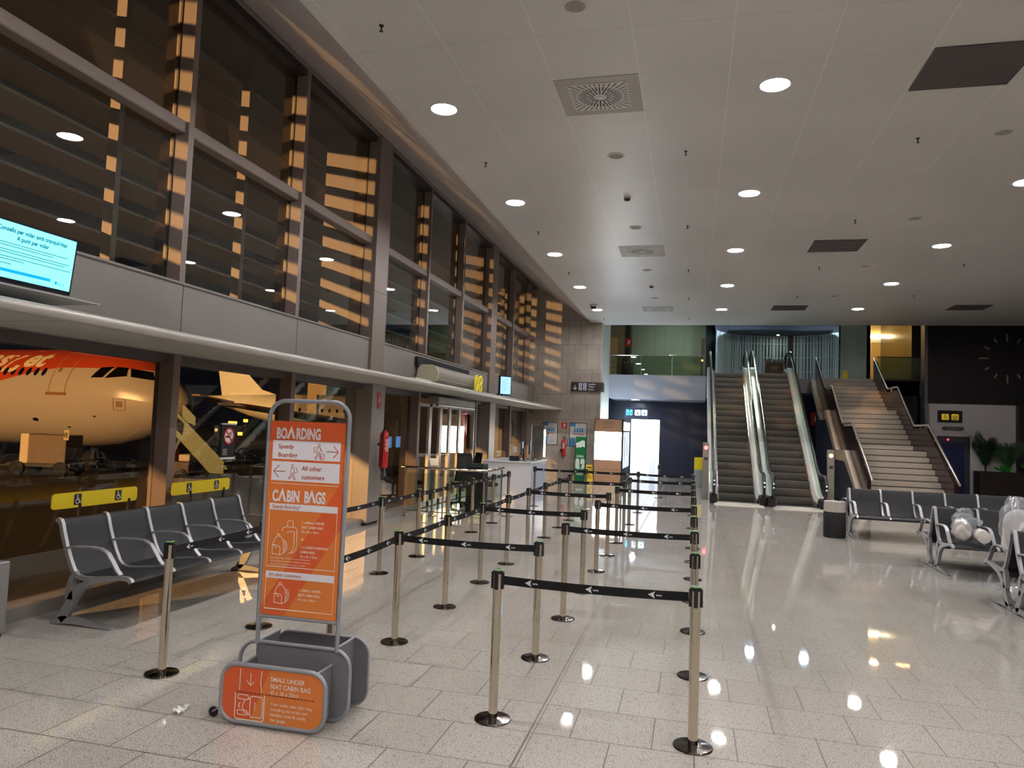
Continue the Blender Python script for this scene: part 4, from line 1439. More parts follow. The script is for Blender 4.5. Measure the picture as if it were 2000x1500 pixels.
def wet_sign(loc, rz, s, label):
    o = empty('wet_floor_sign', loc, rz, label, 'wet floor sign', None)
    f_ = MB().prism([(-0.15 * s, -0.16 * s, 0), (0.15 * s, -0.16 * s, 0), (0.11 * s, -0.02 * s, 0.62 * s), (-0.11 * s, -0.02 * s, 0.62 * s)], (0, 0.012, 0)).build('front_leaf', mat('wet_sign_yellow', (244, 204, 20), 0.45), o)
    MB().prism([(-0.15 * s, 0.15 * s, 0), (0.15 * s, 0.15 * s, 0), (0.11 * s, 0.0, 0.62 * s), (-0.11 * s, 0.0, 0.62 * s)], (0, 0.012, 0)).build('rear_leaf', mat('wet_sign_yellow', (244, 204, 20), 0.45), o)
    sl = Vector((0, 0.14, 0.62)).normalized()
    f = Fr((0, -0.16 * s, 0), (1, 0, 0), sl, 0.004)
    mb = MB()
    f.rect(mb, -0.08 * s, 0.52 * s, 0.08 * s, 0.56 * s)
    f.stroke(mb, [(-0.08 * s, 0.16 * s), (0.0, 0.30 * s), (0.08 * s, 0.16 * s)], 0.012 * s, closed=True)
    f.stroke(mb, [(0.0, 0.19 * s), (0.0, 0.25 * s)], 0.014 * s)
    for k in range(3):
        f.rect(mb, -0.09 * s, (0.36 + 0.045 * k) * s, 0.09 * s, (0.375 + 0.045 * k) * s)
    mb.build('print', mat('warning_print', (80, 50, 20), 0.5), f_)
    return o


wet_sign((-3.46, W - 0.45, 0), 0.1, 1.0, 'yellow wet floor sign on the ground between the green totem and the vending machine')

o = empty('direction_sign', (-4.24, W - 0.12, 3.20), 0, 'dark toilets direction sign Lavabos Toilets Aseos high on the stone wall corner', 'sign')
MB().box(0, 1.04, 0.0, 0.115, 0, 0.33).build('case', mat('sign_dark_brown', (38, 24, 26), 0.4), o)
MB().box(1.04, 1.13, 0.0, 0.5, -0.0, 0.33).build('side_case', mat('sign_dark_brown', (38, 24, 26), 0.4), o)
f = Fr((0, 0, 0), (1, 0, 0), (0, 0, 1), 0.003)
mb = MB()
f.stroke(mb, [(0.14, 0.22), (0.14, 0.07)], 0.025)
f.stroke(mb, [(0.075, 0.13), (0.14, 0.06), (0.205, 0.13)], 0.025)
mb.build('arrow', M_print, o)
for i in range(4):
    x0, z0 = 0.27 + 0.16 * (i % 2), 0.175 - 0.135 * (i // 2)
    mb = MB()
    f.rect(mb, x0, z0, x0 + 0.12, z0 + 0.12)
    pm = mb.build('pictogram_tile', mat('pictogram_grey_blue', (206, 214, 232), 0.4), o)
    mb = MB()
    g = Fr((0, 0, 0), (1, 0, 0), (0, 0, 1), 0.005)
    g.disc(mb, x0 + 0.06, z0 + 0.095, 0.014, n=10)
    if i % 2 == 0:
        g.poly(mb, [(x0 + 0.045, z0 + 0.02), (x0 + 0.075, z0 + 0.02), (x0 + 0.08, z0 + 0.078), (x0 + 0.04, z0 + 0.078)])
    else:
        g.poly(mb, [(x0 + 0.03, z0 + 0.035), (x0 + 0.09, z0 + 0.035), (x0 + 0.068, z0 + 0.078), (x0 + 0.052, z0 + 0.078)])
    mb.build('figure', M_symbol, pm)
for i, s in enumerate(('Lavabos', 'Toilets', 'Aseos')):
    mb = MB()
    f.text(mb, s, 0.615, 0.235 - 0.095 * i, 0.060, bold=0.012, sx=0.95)
    mb.build('lettering', M_print, o)
mb = MB()
f = Fr((1.13, 0, 0), (0, 1, 0), (0, 0, 1), 0.003)
f.rect(mb, 0.06, 0.19, 0.17, 0.29)
f.rect(mb, 0.06, 0.05, 0.17, 0.15)
mb.build('side_print', mat('pictogram_grey_green', (110, 130, 118), 0.4), o)

o = empty('no_smoking_sign', (-5.795, 8.10, 1.29), 0, 'black no smoking sign hung inside the window glass', 'sign')
pl_ = MB().box(-0.004, 0.004, 0, 0.28, 0, 0.44).build('board', mat('sign_black', (26, 24, 26), 0.4), o)
MB().box(-0.006, 0.008, -0.01, 0.29, 0.43, 0.45).build('hanging_strip', M_white, o)
MB().box(-0.006, 0.008, -0.01, 0.29, -0.012, 0.012).build('hanging_strip', M_white, o)
f = Fr((0.004, 0, 0), (0, 1, 0), (0, 0, 1), 0.002)
mb = MB()
f.disc(mb, 0.14, 0.285, 0.098, n=28)
mb.build('white_disc', M_print, pl_)
f = Fr((0.004, 0, 0), (0, 1, 0), (0, 0, 1), 0.004)
mb = MB()
f.stroke(mb, [(0.07, 0.275), (0.175, 0.275)], 0.022)
f.stroke(mb, [(0.185, 0.285), (0.195, 0.31), (0.175, 0.325), (0.18, 0.345)], 0.010)
f.stroke(mb, [(0.165, 0.292), (0.150, 0.315), (0.165, 0.335)], 0.010)
mb.build('cigarette', M_blackm, pl_)
f = Fr((0.004, 0, 0), (0, 1, 0), (0, 0, 1), 0.006)
mb = MB()
f.ring(mb, 0.14, 0.285, 0.098, 0.022, n=30)
f.stroke(mb, [(0.072, 0.353), (0.208, 0.217)], 0.020)
mb.build('red_ring', M_red, pl_)
mb = MB()
for i in range(4):
    f.stroke(mb, [(0.03, 0.115 - 0.022 * i), (0.12 - 0.01 * (i % 2), 0.115 - 0.022 * i)], 0.006)
mb.build('fine_print', M_print, pl_)

# ---------------------------------------------------------------- automatic doors, balustrade, desk
dr = empty('door_1', (0, 0, 0), kind='structure')
struct(MB().bbox(-5.62, -5.36, 14.95, 17.75, 2.27, 2.44, 0.03), 'operator_box', M_brush, dr)
MB().tube([(-5.40, 14.98, 2.25), (-5.40, 17.72, 2.25)], 0.035, 12).build('guide_roller', M_alu, dr, 40)
for a, b in ((14.54, 15.26), (15.28, 15.96), (15.98, 16.60), (16.62, 17.34), (17.36, 18.64)):
    fr_ = MB()
    for y in (a, b - 0.06):
        fr_.box(-5.70, -5.64, y, y + 0.06, 0.02, 2.28)
    fr_.box(-5.70, -5.64, a, b, 0.02, 0.13).box(-5.70, -5.64, a, b, 2.22, 2.28)
    leaf = struct(fr_, 'door_leaf', M_alu, dr)
    struct(MB().box(-5.675, -5.665, a + 0.06, b - 0.06, 0.13, 2.22), 'leaf_pane', M_glass, leaf)
o = empty('gate_sign', (-6.3, 19.45, 1.36), 0, 'red rounded gate panel lettered M08 outside the automatic door glass', 'gate sign')
mb = MB()
f = Fr((0, 0, 0), (0, 1, 0), (0, 0, 1), 0)
q = MB()
f.rrect(q, 0, 0, 1.60, 0.96, 0.10)
mb.prism(q.v, (-0.03, 0, 0))
pn = mb.build('panel', mat('gate_panel_red', (196, 66, 72), 0.4, emit=(196, 66, 72), estr=0.35), o)
mb = MB()
f = Fr((0, 0, 0), (0, 1, 0), (0, 0, 1), 0.003)
f.text(mb, 'M08', 0.80, 0.16, 0.56, bold=0.012, align='C', sx=0.85)
mb.build('lettering', mat('gate_letter_pink', (250, 214, 214), 0.4, emit=(250, 214, 214), estr=0.35), pn)
MB().box(-0.16, -0.03, 0.70, 0.90, -1.46, 0.6).build('post', M_dkframe, o)

M_clear = glass('balustrade_glass', (232, 240, 236), 1.5, 0.35)
o = empty('glass_balustrade', (0, 0, 0), 0, 'glass balustrade with a steel handrail beside the gate doors', 'balustrade')
MB().tube([(-5.58, 13.58, 0.96), (-3.92, 13.58, 0.96), (-3.84, 13.64, 0.96), (-3.84, 14.92, 0.96)], 0.026, 12).build('handrail', M_steel, o, 50)
for x, y in ((-5.50, 13.58), (-4.70, 13.58), (-3.88, 13.60), (-3.84, 14.80)):
    mb = MB().lathe([(0.055, 0), (0.055, 0.012), (0.018, 0.018), (0.018, 0.93)], (x, y, 0), 16)
    mb.build('post', M_steel, o, 40)
MB().box(-5.45, -4.75, 13.575, 13.585, 0.12, 0.86).build('glass_panel', M_clear, o)
MB().box(-4.65, -3.93, 13.575, 13.585, 0.12, 0.86).build('glass_panel', M_clear, o)
MB().box(-3.845, -3.835, 13.70, 14.74, 0.12, 0.86).build('glass_panel', M_clear, o)
MB().tube([(-5.45, 13.58, 0.11), (-3.93, 13.58, 0.11)], 0.010, 8).tube([(-3.84, 13.70, 0.11), (-3.84, 14.74, 0.11)], 0.010, 8).build('lower_rail', M_steel, o)
o = empty('pass_reader', (-5.02, 13.86, 0), 0.5, 'slanted boarding pass reader on a slim post behind the glass balustrade', 'card reader')
MB().lathe([(0.10, 0), (0.10, 0.012), (0.022, 0.018), (0.022, 1.02)], n=16).build('post', M_steel, o, 40)
MB().xbox(Matrix.Translation((0, 0, 1.06)) @ Matrix.Rotation(math.radians(25), 4, 'X'), 0.16, 0.30, 0.035).build('reader_top', mat('reader_beige', (214, 200, 170), 0.4), o)
o = empty('gate_pedestal', (-4.40, 14.95, 0), 0, 'black boarding gate pedestal with a glass wing beside the balustrade', 'gate')
MB().bbox(-0.22, 0.16, -0.14, 0.22, 0.02, 1.02, 0.015).build('body', M_blackm, o)
MB().bbox(-0.22, 0.16, -0.15, -0.13, 0.95, 1.03, 0.004).build('reader_top', mat('reader_dark_glass', (50, 66, 60), 0.2), o)
MB().box(-0.62, -0.24, 0.0, 0.012, 0.08, 0.92).build('glass_wing', M_clear, o)
MB().box(-0.22, 0.16, -0.14, 0.22, 0.0, 0.02).build('base', M_dkframe, o)
o = empty('barrier_base', (-4.12, 13.98, 0), 0, 'low pale glass block on the floor below the balustrade', 'block')
MB().bbox(-0.16, 0.10, -0.05, 0.10, 0.0, 0.10, 0.01).build('block', mat('pale_green_block', (190, 214, 204), 0.25), o)

desk = empty('check_in_desk', (-4.85, 16.9, 0), 0, 'white boarding desk with a dark counter edge near the far stone wall', 'desk')
M_desk = mat('white_laminate', (236, 232, 234), 0.3)
MB().box(0, 1.16, 0, 0.04, 0.0, 0.98).build('front_panel', M_desk, desk)
MB().box(1.12, 1.16, 0.04, 1.9, 0.0, 0.98).build('side_panel', mat('desk_blue_reflection', (168, 182, 206), 0.3), desk)  # bluish reflection on this side put into its colour
MB().box(0.0, 0.04, 0.04, 0.7, 0.0, 0.98).build('side_panel', M_desk, desk)
MB().bbox(-0.03, 1.19, -0.03, 1.93, 0.98, 1.02, 0.008).build('worktop', mat('worktop_grey_white', (216, 214, 212), 0.25), desk)
M_clear2 = glass('screen_acrylic', (240, 246, 244), 1.5, 0.5)
o = empty('acrylic_screen', (-3.72, 17.0, 1.02), 0, 'clear upright acrylic screen on the edge of the white desk', 'screen')
MB().box(-0.006, 0.006, 0.0, 1.75, 0.0, 0.86).build('sheet', M_clear2, o)
MB().box(-0.01, 0.01, -0.01, 0.01, 0.0, 0.88).box(-0.01, 0.01, 1.74, 1.76, 0.0, 0.88).build('edge_post', M_alu, o)
for k, (y, lab) in enumerate(((17.35, 'black computer monitor on the white desk, the nearer of two'), (18.25, 'black computer monitor on the white desk, the farther of two'))):
    o = empty('monitor', (-4.02, y, 1.022), 0.15, lab, 'monitor', 'monitors on the desk')
    MB().bbox(-0.02, 0.02, -0.24, 0.24, 0.14, 0.46, 0.006).build('case', M_black, o)
    MB().box(-0.024, -0.02, -0.225, 0.225, 0.16, 0.445).build('screen', mat('desk_screen_blue', (110, 170, 236), 0.3, emit=(100, 170, 240), estr=0.9), o)
    MB().bar((0.03, 0, 0.30), (0.05, 0, 0.0), 0.05, 0.03, upv=(0, 1, 0)).box(-0.09, 0.13, -0.12, 0.12, 0, 0.012).build('stand', M_black, o)
o = empty('ticket_printer', (-4.12, 17.02, 1.022), 0.1, 'small black printer on the white desk beside the monitors', 'printer')
MB().bbox(-0.12, 0.12, -0.05, 0.16, 0, 0.12, 0.01).build('body', M_black, o)
MB().bbox(-0.05, 0.05, -0.04, 0.0, 0.20, 0.34, 0.006).box(-0.01, 0.01, -0.02, 0.0, 0.10, 0.22).build('code_scanner', M_lgrey, o)


def chair(loc, rz, label):
    o = empty('office_chair', loc, rz, label, 'chair', 'black office chairs by the desk')
    mb = MB()
    mb.grid(lambda u, v: ((u - 0.5) * (0.44 - 0.10 * v), 0.20 + 0.05 * math.sin(v * PI) - 0.05 * (1 - (2 * u - 1) ** 2) - 0.06, 0.58 + 0.62 * v), 8, 10)
    mb.grid(lambda u, v: ((0.5 - u) * (0.44 - 0.10 * v), 0.25 + 0.05 * math.sin(v * PI) - 0.05 * (1 - (2 * u - 1) ** 2) - 0.06, 0.58 + 0.62 * v), 8, 10)
    mb.box(-0.17, 0.17, 0.16, 0.19, 1.17, 1.21)
    mb.build('backrest', M_blackm, o, 50)
    MB().bbox(-0.24, 0.24, -0.25, 0.22, 0.44, 0.53, 0.03).build('seat', M_blackm, o)
    MB().lathe([(0.03, 0.10), (0.03, 0.44)], n=12).bar((0, 0.1, 0.46), (0, 0.20, 0.62), 0.06, 0.02).build('column', M_blackm, o)
    for k in range(5):
        a = 2 * PI * k / 5
        MB().bar((0, 0, 0.10), (0.28 * math.cos(a), 0.28 * math.sin(a), 0.07), 0.04, 0.03).lathe([(0, -0.02), (0.03, -0.02), (0.03, 0.02), (0, 0.02)], (0.28 * math.cos(a), 0.28 * math.sin(a), 0.03), 10, M=Matrix.Rotation(PI / 2, 4, 'X')).build('leg', M_blackm, o)


chair((-4.66, 16.42, 0), 2.2, 'black office chair with a tall back against the front of the white desk')
chair((-5.05, 15.75, 0), -2.4, 'black office chair behind the boarding gate pedestal')
for k, y in enumerate((20.15, 21.55, 22.75)):
    o = empty('window_sticker', (-5.795, y, 0.92), 0, 'pale yellow label stuck low on the window behind the desk, %s from the left' % ORD[k], 'sticker')
    lb = MB().box(0, 0.003, 0, 0.55, 0, 0.17).build('sheet', mat('label_cream', (226, 214, 160), 0.6), o)
    mb = MB()
    f = Fr((0.003, 0, 0), (0, 1, 0), (0, 0, 1), 0.001)
    f.rect(mb, 0.07, 0.04, 0.14, 0.13)
    f.rect(mb, 0.30, 0.04, 0.37, 0.13)
    mb.build('print', M_symbol, lb)
o = empty('metal_cabinet', (-5.58, 4.40, 0), 0, 'grey metal cabinet edge at the far left beside the bench', 'cabinet')
MB().bbox(0, 0.28, -0.5, 0.40, 0.03, 0.60, 0.01).build('body', mat('cabinet_grey', (132, 130, 128), 0.4, 0.3), o)
MB().box(0.02, 0.26, -0.48, 0.38, 0, 0.03).build('plinth', M_dkframe, o)
o = empty('paper_scrap', (-3.02, 3.97, 0), 0.4, 'small crumpled scrap of white paper on the floor tiles', 'litter')
mb = MB()
mb.grid(lambda u, v: ((u - 0.5) * 0.06 + 0.01 * math.sin(9 * v), (v - 0.5) * 0.09, 0.004 + 0.022 * abs(math.sin(5 * u + 7 * v) * math.cos(6 * v))), 8, 8)
mb.grid(lambda u, v: (0.03 + (u - 0.5) * 0.03, 0.05 + (v - 0.5) * 0.04, 0.004 + 0.025 * abs(math.sin(7 * u + 3 * v))), 5, 5)
mb.build('paper', M_white, o)

# ---------------------------------------------------------------- vending machines and signs by the bright room
M_wood = mat('light_wood_panel', (186, 146, 114), 0.45, noise=(3, 0.06))
o = empty('vending_machine', (-3.30, 25.32, 0), 0, 'coffee vending machine end with wood panels and a glowing white poster', 'vending machine')
MB().box(0, 0.96, 0.0, 0.55, 0.05, 2.24).build('body', M_blackm, o)
MB().box(0.02, 0.94, -0.02, 0.0, 0.06, 0.80).build('wood_panel', M_wood, o)
MB().box(0.02, 0.94, -0.02, 0.0, 1.80, 2.22).build('wood_panel', M_wood, o)
MB().box(0.02, 0.94, -0.02, 0.0, 0.82, 1.79).build('lit_poster', mat('lightbox_white', (255, 252, 246), 0.5, emit=(255, 250, 240), estr=9.0), o)
mb = MB()
f = Fr((0, -0.02, 0), (1, 0, 0), (0, 0, 1), 0.002)
f.stroke(mb, [(0.29, 1.92), (0.67, 1.92), (0.67, 2.14), (0.29, 2.14)], 0.010, closed=True)
for k in range(5):
    f.disc(mb, 0.34 + 0.07 * k, 1.965, 0.016, n=10)
for zz in (2.03, 2.07, 2.10):
    f.stroke(mb, [(0.34, zz), (0.62, zz)], 0.010)
mb.build('emblem', mat('brown_print', (110, 72, 54), 0.5), o)
mb = MB()
for k in range(14):
    f.stroke(mb, [(0.16 + 0.05 * k, 0.46), (0.175 + 0.05 * k, 0.50 + 0.03 * (k % 3 == 0)), (0.19 + 0.05 * k, 0.46)], 0.008)
mb.build('script_print', mat('brown_print', (110, 72, 54), 0.5), o)
MB().box(0.03, 0.93, 0.02, 0.5, 0.0, 0.05).build('plinth', M_dkframe, o)
M_vlit = mat('vending_glow', (230, 244, 255), 0.4, emit=(226, 240, 255), estr=6.0)
for k in range(3):
    y = 25.92 + 0.98 * k
    o = empty('vending_machine', (-3.30, y, 0), 0, 'dark vending machine with a lit front seen edge-on behind the wood panels, %s of three' % ORD[k], 'vending machine', 'vending machines in the passage')
    MB().box(0, 0.92, 0, 0.95, 0.04, 1.86).build('body', M_blackm, o)
    MB().box(0.0, 0.93, 0, 0.95, 1.86, 2.16).build('lit_header', M_vlit, o)
    MB().box(0.92, 0.935, 0.06, 0.70, 0.5, 1.80).build('product_window', mat('vending_window', (150, 190, 220), 0.15, emit=(170, 205, 235), estr=1.2), o)
    MB().box(0.92, 0.94, 0.74, 0.90, 0.9, 1.6).build('selection_panel', M_black, o)
    MB().box(0.02, 0.9, 0.02, 0.93, 0, 0.04).build('plinth', M_dkframe, o)
o = empty('restroom_sign', (-2.62, 29.2, 2.42), 0, 'hanging dark blue sign with lit toilet pictograms above the bright doorway', 'sign')
MB().box(0, 0.92, 0, 0.10, -0.04, 0.36).build('case', mat('sign_night_blue', (24, 40, 66), 0.35), o)
MB().bar((0.2, 0.05, 0.36), (0.2, 0.05, 0.69), 0.02, 0.02).bar((0.75, 0.05, 0.36), (0.75, 0.05, 0.69), 0.02, 0.02).build('hanger', M_dkframe, o)
f = Fr((0, 0, 0), (1, 0, 0), (0, 0, 1), 0.003)
for x0, c in ((0.06, (70, 226, 244)), (0.20, (70, 226, 244)), (0.40, (206, 246, 250)), (0.66, (206, 246, 250))):
    mb = MB()
    w_ = 0.10 if x0 < 0.3 else 0.22
    f.rrect(mb, x0, 0.06, x0 + w_, 0.28, 0.02)
    tl = mb.build('lit_tile', mat('lit_tile_%d' % c[0], c, 0.4, emit=c, estr=1.8), o)
    mb = MB()
    g = Fr((0, 0, 0), (1, 0, 0), (0, 0, 1), 0.006)
    g.disc(mb, x0 + w_ / 2, 0.215, 0.018, n=10)
    g.poly(mb, [(x0 + w_ / 2 - 0.028, 0.10), (x0 + w_ / 2 + 0.028, 0.10), (x0 + w_ / 2 + 0.02, 0.19), (x0 + w_ / 2 - 0.02, 0.19)])
    mb.build('figure', mat('sign_night_blue', (24, 40, 66), 0.35), tl)
# the bright room: ceiling light panels make it glow
for k in range(3):
    o = empty('passage_lamp', (-1.9, 31.7 + 0.9 * k, 2.9), 0, 'white ceiling light panel inside the bright washroom passage, hidden above its doorway', 'ceiling light', 'light panels of the bright passage')
    MB().box(-0.9, 0.9, -0.15, 0.15, -0.03, -0.002).build('diffuser', mat('panel_diffuser', (250, 252, 255), 0.5, emit=(244, 249, 255), estr=42), o)
o = empty('washroom_bin', (-1.70, 33.2, 0), 0, 'pale grey pillar bin standing in the bright doorway', 'bin')
MB().bbox(-0.12, 0.12, -0.1, 0.1, 0, 0.95, 0.02).build('body', mat('pale_bin', (196, 204, 214), 0.3), o)
o = empty('door_notice', (-1.86, 33.985, 1.56), 0, 'small grey notice on the white wall of the bright doorway', 'sign')
MB().box(0, 0.14, 0, 0.012, 0, 0.10).build('plate', mat('notice_grey', (170, 176, 184), 0.5), o)

o = empty('control_cabinet', (0.10, 26.0, 0), 0, 'low grey cabinet with a yellow upper panel beside the left escalator', 'cabinet')
MB().bbox(0, 0.42, 0, 0.4, 0.0, 0.60, 0.01).build('lower_body', mat('cabinet_light_grey', (150, 152, 158), 0.45), o)
MB().bbox(0, 0.42, 0, 0.4, 0.60, 1.02, 0.01).build('upper_panel', mat('panel_yellow', (228, 204, 14), 0.45), o)
M_postb = mat('beige_post', (128, 120, 110), 0.5)
for x, y, h, c, e, lab in ((0.395, 21.45, 1.60, (255, 60, 60), 9, 'grey post with a glowing red light at the foot of the left escalator'), (3.62, 21.05, 1.53, (255, 190, 110), 4, 'grey post with an amber light at the foot of the right escalator')):
    o = empty('signal_post', (x, y, 0), 0, lab, 'signal post')
    MB().bbox(-0.085, 0.085, -0.06, 0.06, 0, h, 0.008).build('body', M_postb, o)
    MB().lathe([(0.052, 0.0), (0.050, 0.010), (0.0, 0.014)], (0.0, -0.06, h - 0.15), 18, M=Matrix.Rotation(PI / 2, 4, 'X')).build('lamp_lens', mat('lens_%d_%d' % (c[0], c[1]), c, 0.3, emit=c, estr=e), o)
    MB().box(-0.05, 0.05, -0.064, -0.06, h - 0.5, h - 0.42).build('plate', M_dkframe, o)

# ---------------------------------------------------------------- escalators
E_Z, E_S, E_Y0 = 4.05, 0.65, 0.55
E_R = E_Z / E_S


def ez(y):
    if y < E_Y0 - 0.35:
        return 0.0
    if y < E_Y0 + 0.35:
        s = (y - E_Y0 + 0.35) / 0.70
        return E_S * 0.35 * s * s
    if y < E_Y0 + E_R - 0.35:
        return E_S * (y - E_Y0)
    if y < E_Y0 + E_R + 0.35:
        s = (E_Y0 + E_R + 0.35 - y) / 0.70
        return E_Z - E_S * 0.35 * s * s
    return E_Z


t = NT('ribbed_step')
x_, y_, z_ = t.xyz()
rib_ = t.lines(x_, 0.0, 0.018, 0.004)
c_ = t.mix(rib_, (*s2l((104, 99, 92)), 1), (*s2l((40, 38, 36)), 1))
t.link(c_, t.b.inputs['Base Color'])
t.b.inputs['Metallic'].default_value = 0.3
t.b.inputs['Roughness'].default_value = 0.45
M_step = t.m
M_stepedge = mat('step_edge', (118, 112, 104), 0.4, 0.4)
M_deck = mat('escalator_deck_metal', (222, 222, 218), 0.3, 0.2)
M_rubber = mat('handrail_rubber', (18, 18, 19), 0.35)
M_egl = glass('escalator_glass', (224, 234, 230), 1.5, 0.6)


def escalator(x, y, label):
    r = empty('escalator', (x, y, 0), 0, label, 'escalator', 'escalators')
    n = 20
    for k in range(n):
        z = E_Z / n * (k + 1)
        yy = E_Y0 - 0.05 + (z - E_Z / n) / E_S
        mb = MB()
        # curved riser below the tread edge
        prof = [(yy + 0.035, z - 0.225), (yy + 0.012, z - 0.15), (yy + 0.002, z - 0.08), (yy, z - 0.012), (yy, z)]
        mb.strip([(-0.48, p[0], p[1]) for p in prof], [(-0.48, p[0] + 0.02, p[1]) for p in prof], (0.96, 0, 0))
        mb.box(-0.48, 0.48, yy, yy + 0.36, z - 0.015, z)
        mb.box(-0.48, 0.48, yy - 0.002, yy + 0.012, z - 0.010, z + 0.002, 1)
        mb.build('step', [M_step, M_stepedge], r)
    MB().box(-0.62, 0.62, -1.0, 0.02, 0.0, 0.012).build('comb_plate', mat('ribbed_plate', (206, 198, 186), 0.4, 0.2), r)
    MB().box(-0.48, 0.48, 0.02, E_Y0, -0.02, 0.008).build('lower_landing', M_step, r)
    MB().box(-0.62, 0.62, E_Y0 + E_R - 0.1, E_Y0 + E_R + 1.7, E_Z - 0.12, E_Z).build('upper_landing', M_step, r)
    ys = [0.02 + (E_Y0 + E_R + 1.2) * i / 40 for i in range(41)]
    for s in (-1, 1):
        X = lambda v: s * v
        # inner skirt and sloping inner deck
        MB().strip([(X(0.485), y_, ez(y_) - 0.12) for y_ in ys], [(X(0.485), y_, ez(y_) + 0.16) for y_ in ys], (X(0.01), 0, 0)).build('skirt', M_alu, r, 30)
        mb = MB().strip([(X(0.495), y_, ez(y_) + 0.10) for y_ in ys], [(X(0.56), y_, ez(y_) + 0.26) for y_ in ys], (X(0.012), 0, 0))
        mb.strip([(X(0.575), y_, ez(y_) + 0.255) for y_ in ys], [(X(0.575), y_, ez(y_) + 0.27) for y_ in ys], (X(0.15), 0, 0))
        mb.build('deck', M_deck, r, 30)
        # outer cladding
        MB().strip([(X(0.715), y_, max(0.0, ez(y_) - 0.85)) for y_ in ys], [(X(0.715), y_, ez(y_) + 0.255) for y_ in ys], (X(0.012), 0, 0)).build('outer_cladding', M_deck, r, 30)
        yg = [-0.35 + (E_Y0 + E_R + 1.55) * i / 40 for i in range(41)]
        MB().strip([(X(0.625), y_, ez(y_) + (0.27 if y_ > 0.0 else 0.33)) for y_ in yg], [(X(0.625), y_, ez(y_) + 0.80) for y_ in yg], (X(0.012), 0, 0)).build('balustrade_glass', M_egl, r, 30)
        path = []
        for i in range(9):
            a = math.radians(-90 - 180 * i / 8)
            path.append((X(0.632), -0.35 + 0.29 * math.cos(a), 0.56 + 0.29 * math.sin(a)))
        path += [(X(0.632), y_, ez(y_) + 0.85) for y_ in yg[1:-1]]
        ye = yg[-1]
        for i in range(9):
            a = math.radians(90 - 180 * i / 8)
            path.append((X(0.632), ye + 0.29 * math.cos(a), E_Z + 0.56 + 0.29 * math.sin(a)))
        MB().tube(path, 0.038, 10, flat=0.8).build('handrail', M_rubber, r, 60)
        MB().bbox(min(X(0.54), X(0.73)), max(X(0.54), X(0.73)), -0.42, 0.06, 0.0, 0.26, 0.04).build('newel_base', M_blackm, r)
        for zz in (0.62, 0.52):
            MB().lathe([(0.022, 0), (0.018, 0.008), (0, 0.01)], (X(0.632), -0.688, zz), 12, M=Matrix.Rotation(PI / 2, 4, 'X')).build('key_switch', mat('bright_stud', (230, 230, 226), 0.2, 0.6, emit=(230, 240, 255), estr=0.4), r)
    return r


escalator(1.23, 20.75, 'left escalator with dark steps rising to the upper floor')
escalator(2.70, 20.55, 'right escalator with dark steps, a brown box blocking its top')
o = empty('blocking_box', (2.66, 29.12, 4.032), 0, 'brown cardboard box with crumpled bags standing at the top of the right escalator', 'box')
MB().bbox(0.0, 0.66, 0, 0.4, 0.0, 0.62, 0.01).build('carton', mat('brown_carton', (92, 66, 54), 0.7), o)
mb = MB()
for k in range(7):
    x0 = 0.04 + 0.09 * k
    mb.prism([(x0, 0.1, 0.6), (x0 + 0.09, 0.1, 0.6), (x0 + 0.10 - 0.03 * (k % 2), 0.12, 0.70 + 0.05 * ((k * 5) % 3)), (x0 + 0.02, 0.14, 0.76 - 0.05 * (k % 3))], (0.0, 0.18, 0.02))
mb.build('crumpled_bags', mat('grey_bags', (90, 88, 86), 0.5), o)
mb = MB()
f = Fr((0, 0, 0), (1, 0, 0), (0, 0, 1), 0.002)
f.rect(mb, 0.18, 0.34, 0.44, 0.48)
mb.build('carton_label', mat('carton_label', (124, 96, 82), 0.6), o)

# ---------------------------------------------------------------- staircase
SX0, SX1 = 4.42, 6.30
M_tread = mat('stair_granite', (168, 156, 142), 0.5, noise=(55, 0.14))
M_riserfoot = mat('riser_foot_strip', (74, 66, 58), 0.6)
M_brown = mat('brown_gloss_panel', (38, 25, 23), 0.18, spec=0.3)
M_stone2 = mat('stringer_stone', (158, 142, 124), 0.5, noise=(20, 0.1))
FL = [(20.15, 22.35, 0.0, 1.558, 10), (23.60, 25.40, 1.558, 2.804, 8), (26.60, 28.50, 2.804, 4.05, 8)]
st = empty('staircase', (0, 0, 0), 0, 'granite staircase with brown glossy side panels right of the escalators', 'staircase')
nose = []
for (ya, yb, za, zb, n) in FL:
    mb = MB()
    rise, go = (zb - za) / n, (yb - ya) / (n - 1)
    for k in range(n):
        y0, z = ya + go * k, za + rise * (k + 1)
        y1 = y0 + go if k < n - 1 else y0 + 1.25
        mb.box(SX0, SX1, y0, y1 + 0.02, z - 0.05, z)
        mb.box(SX0, SX1, y0, y0 + 0.03, z - rise, z - 0.05)
        mb.box(SX0, SX1, y0 - 0.003, y0 + 0.004, z - rise, z - rise + 0.030, 1)  # dark strip along the foot of each riser
    mb.build('flight', [M_tread, M_riserfoot], st)
rail = [(20.15, 0.16), (22.35, 1.558), (23.60, 1.558), (25.40, 2.804), (26.60, 2.804), (28.50, 4.05)]
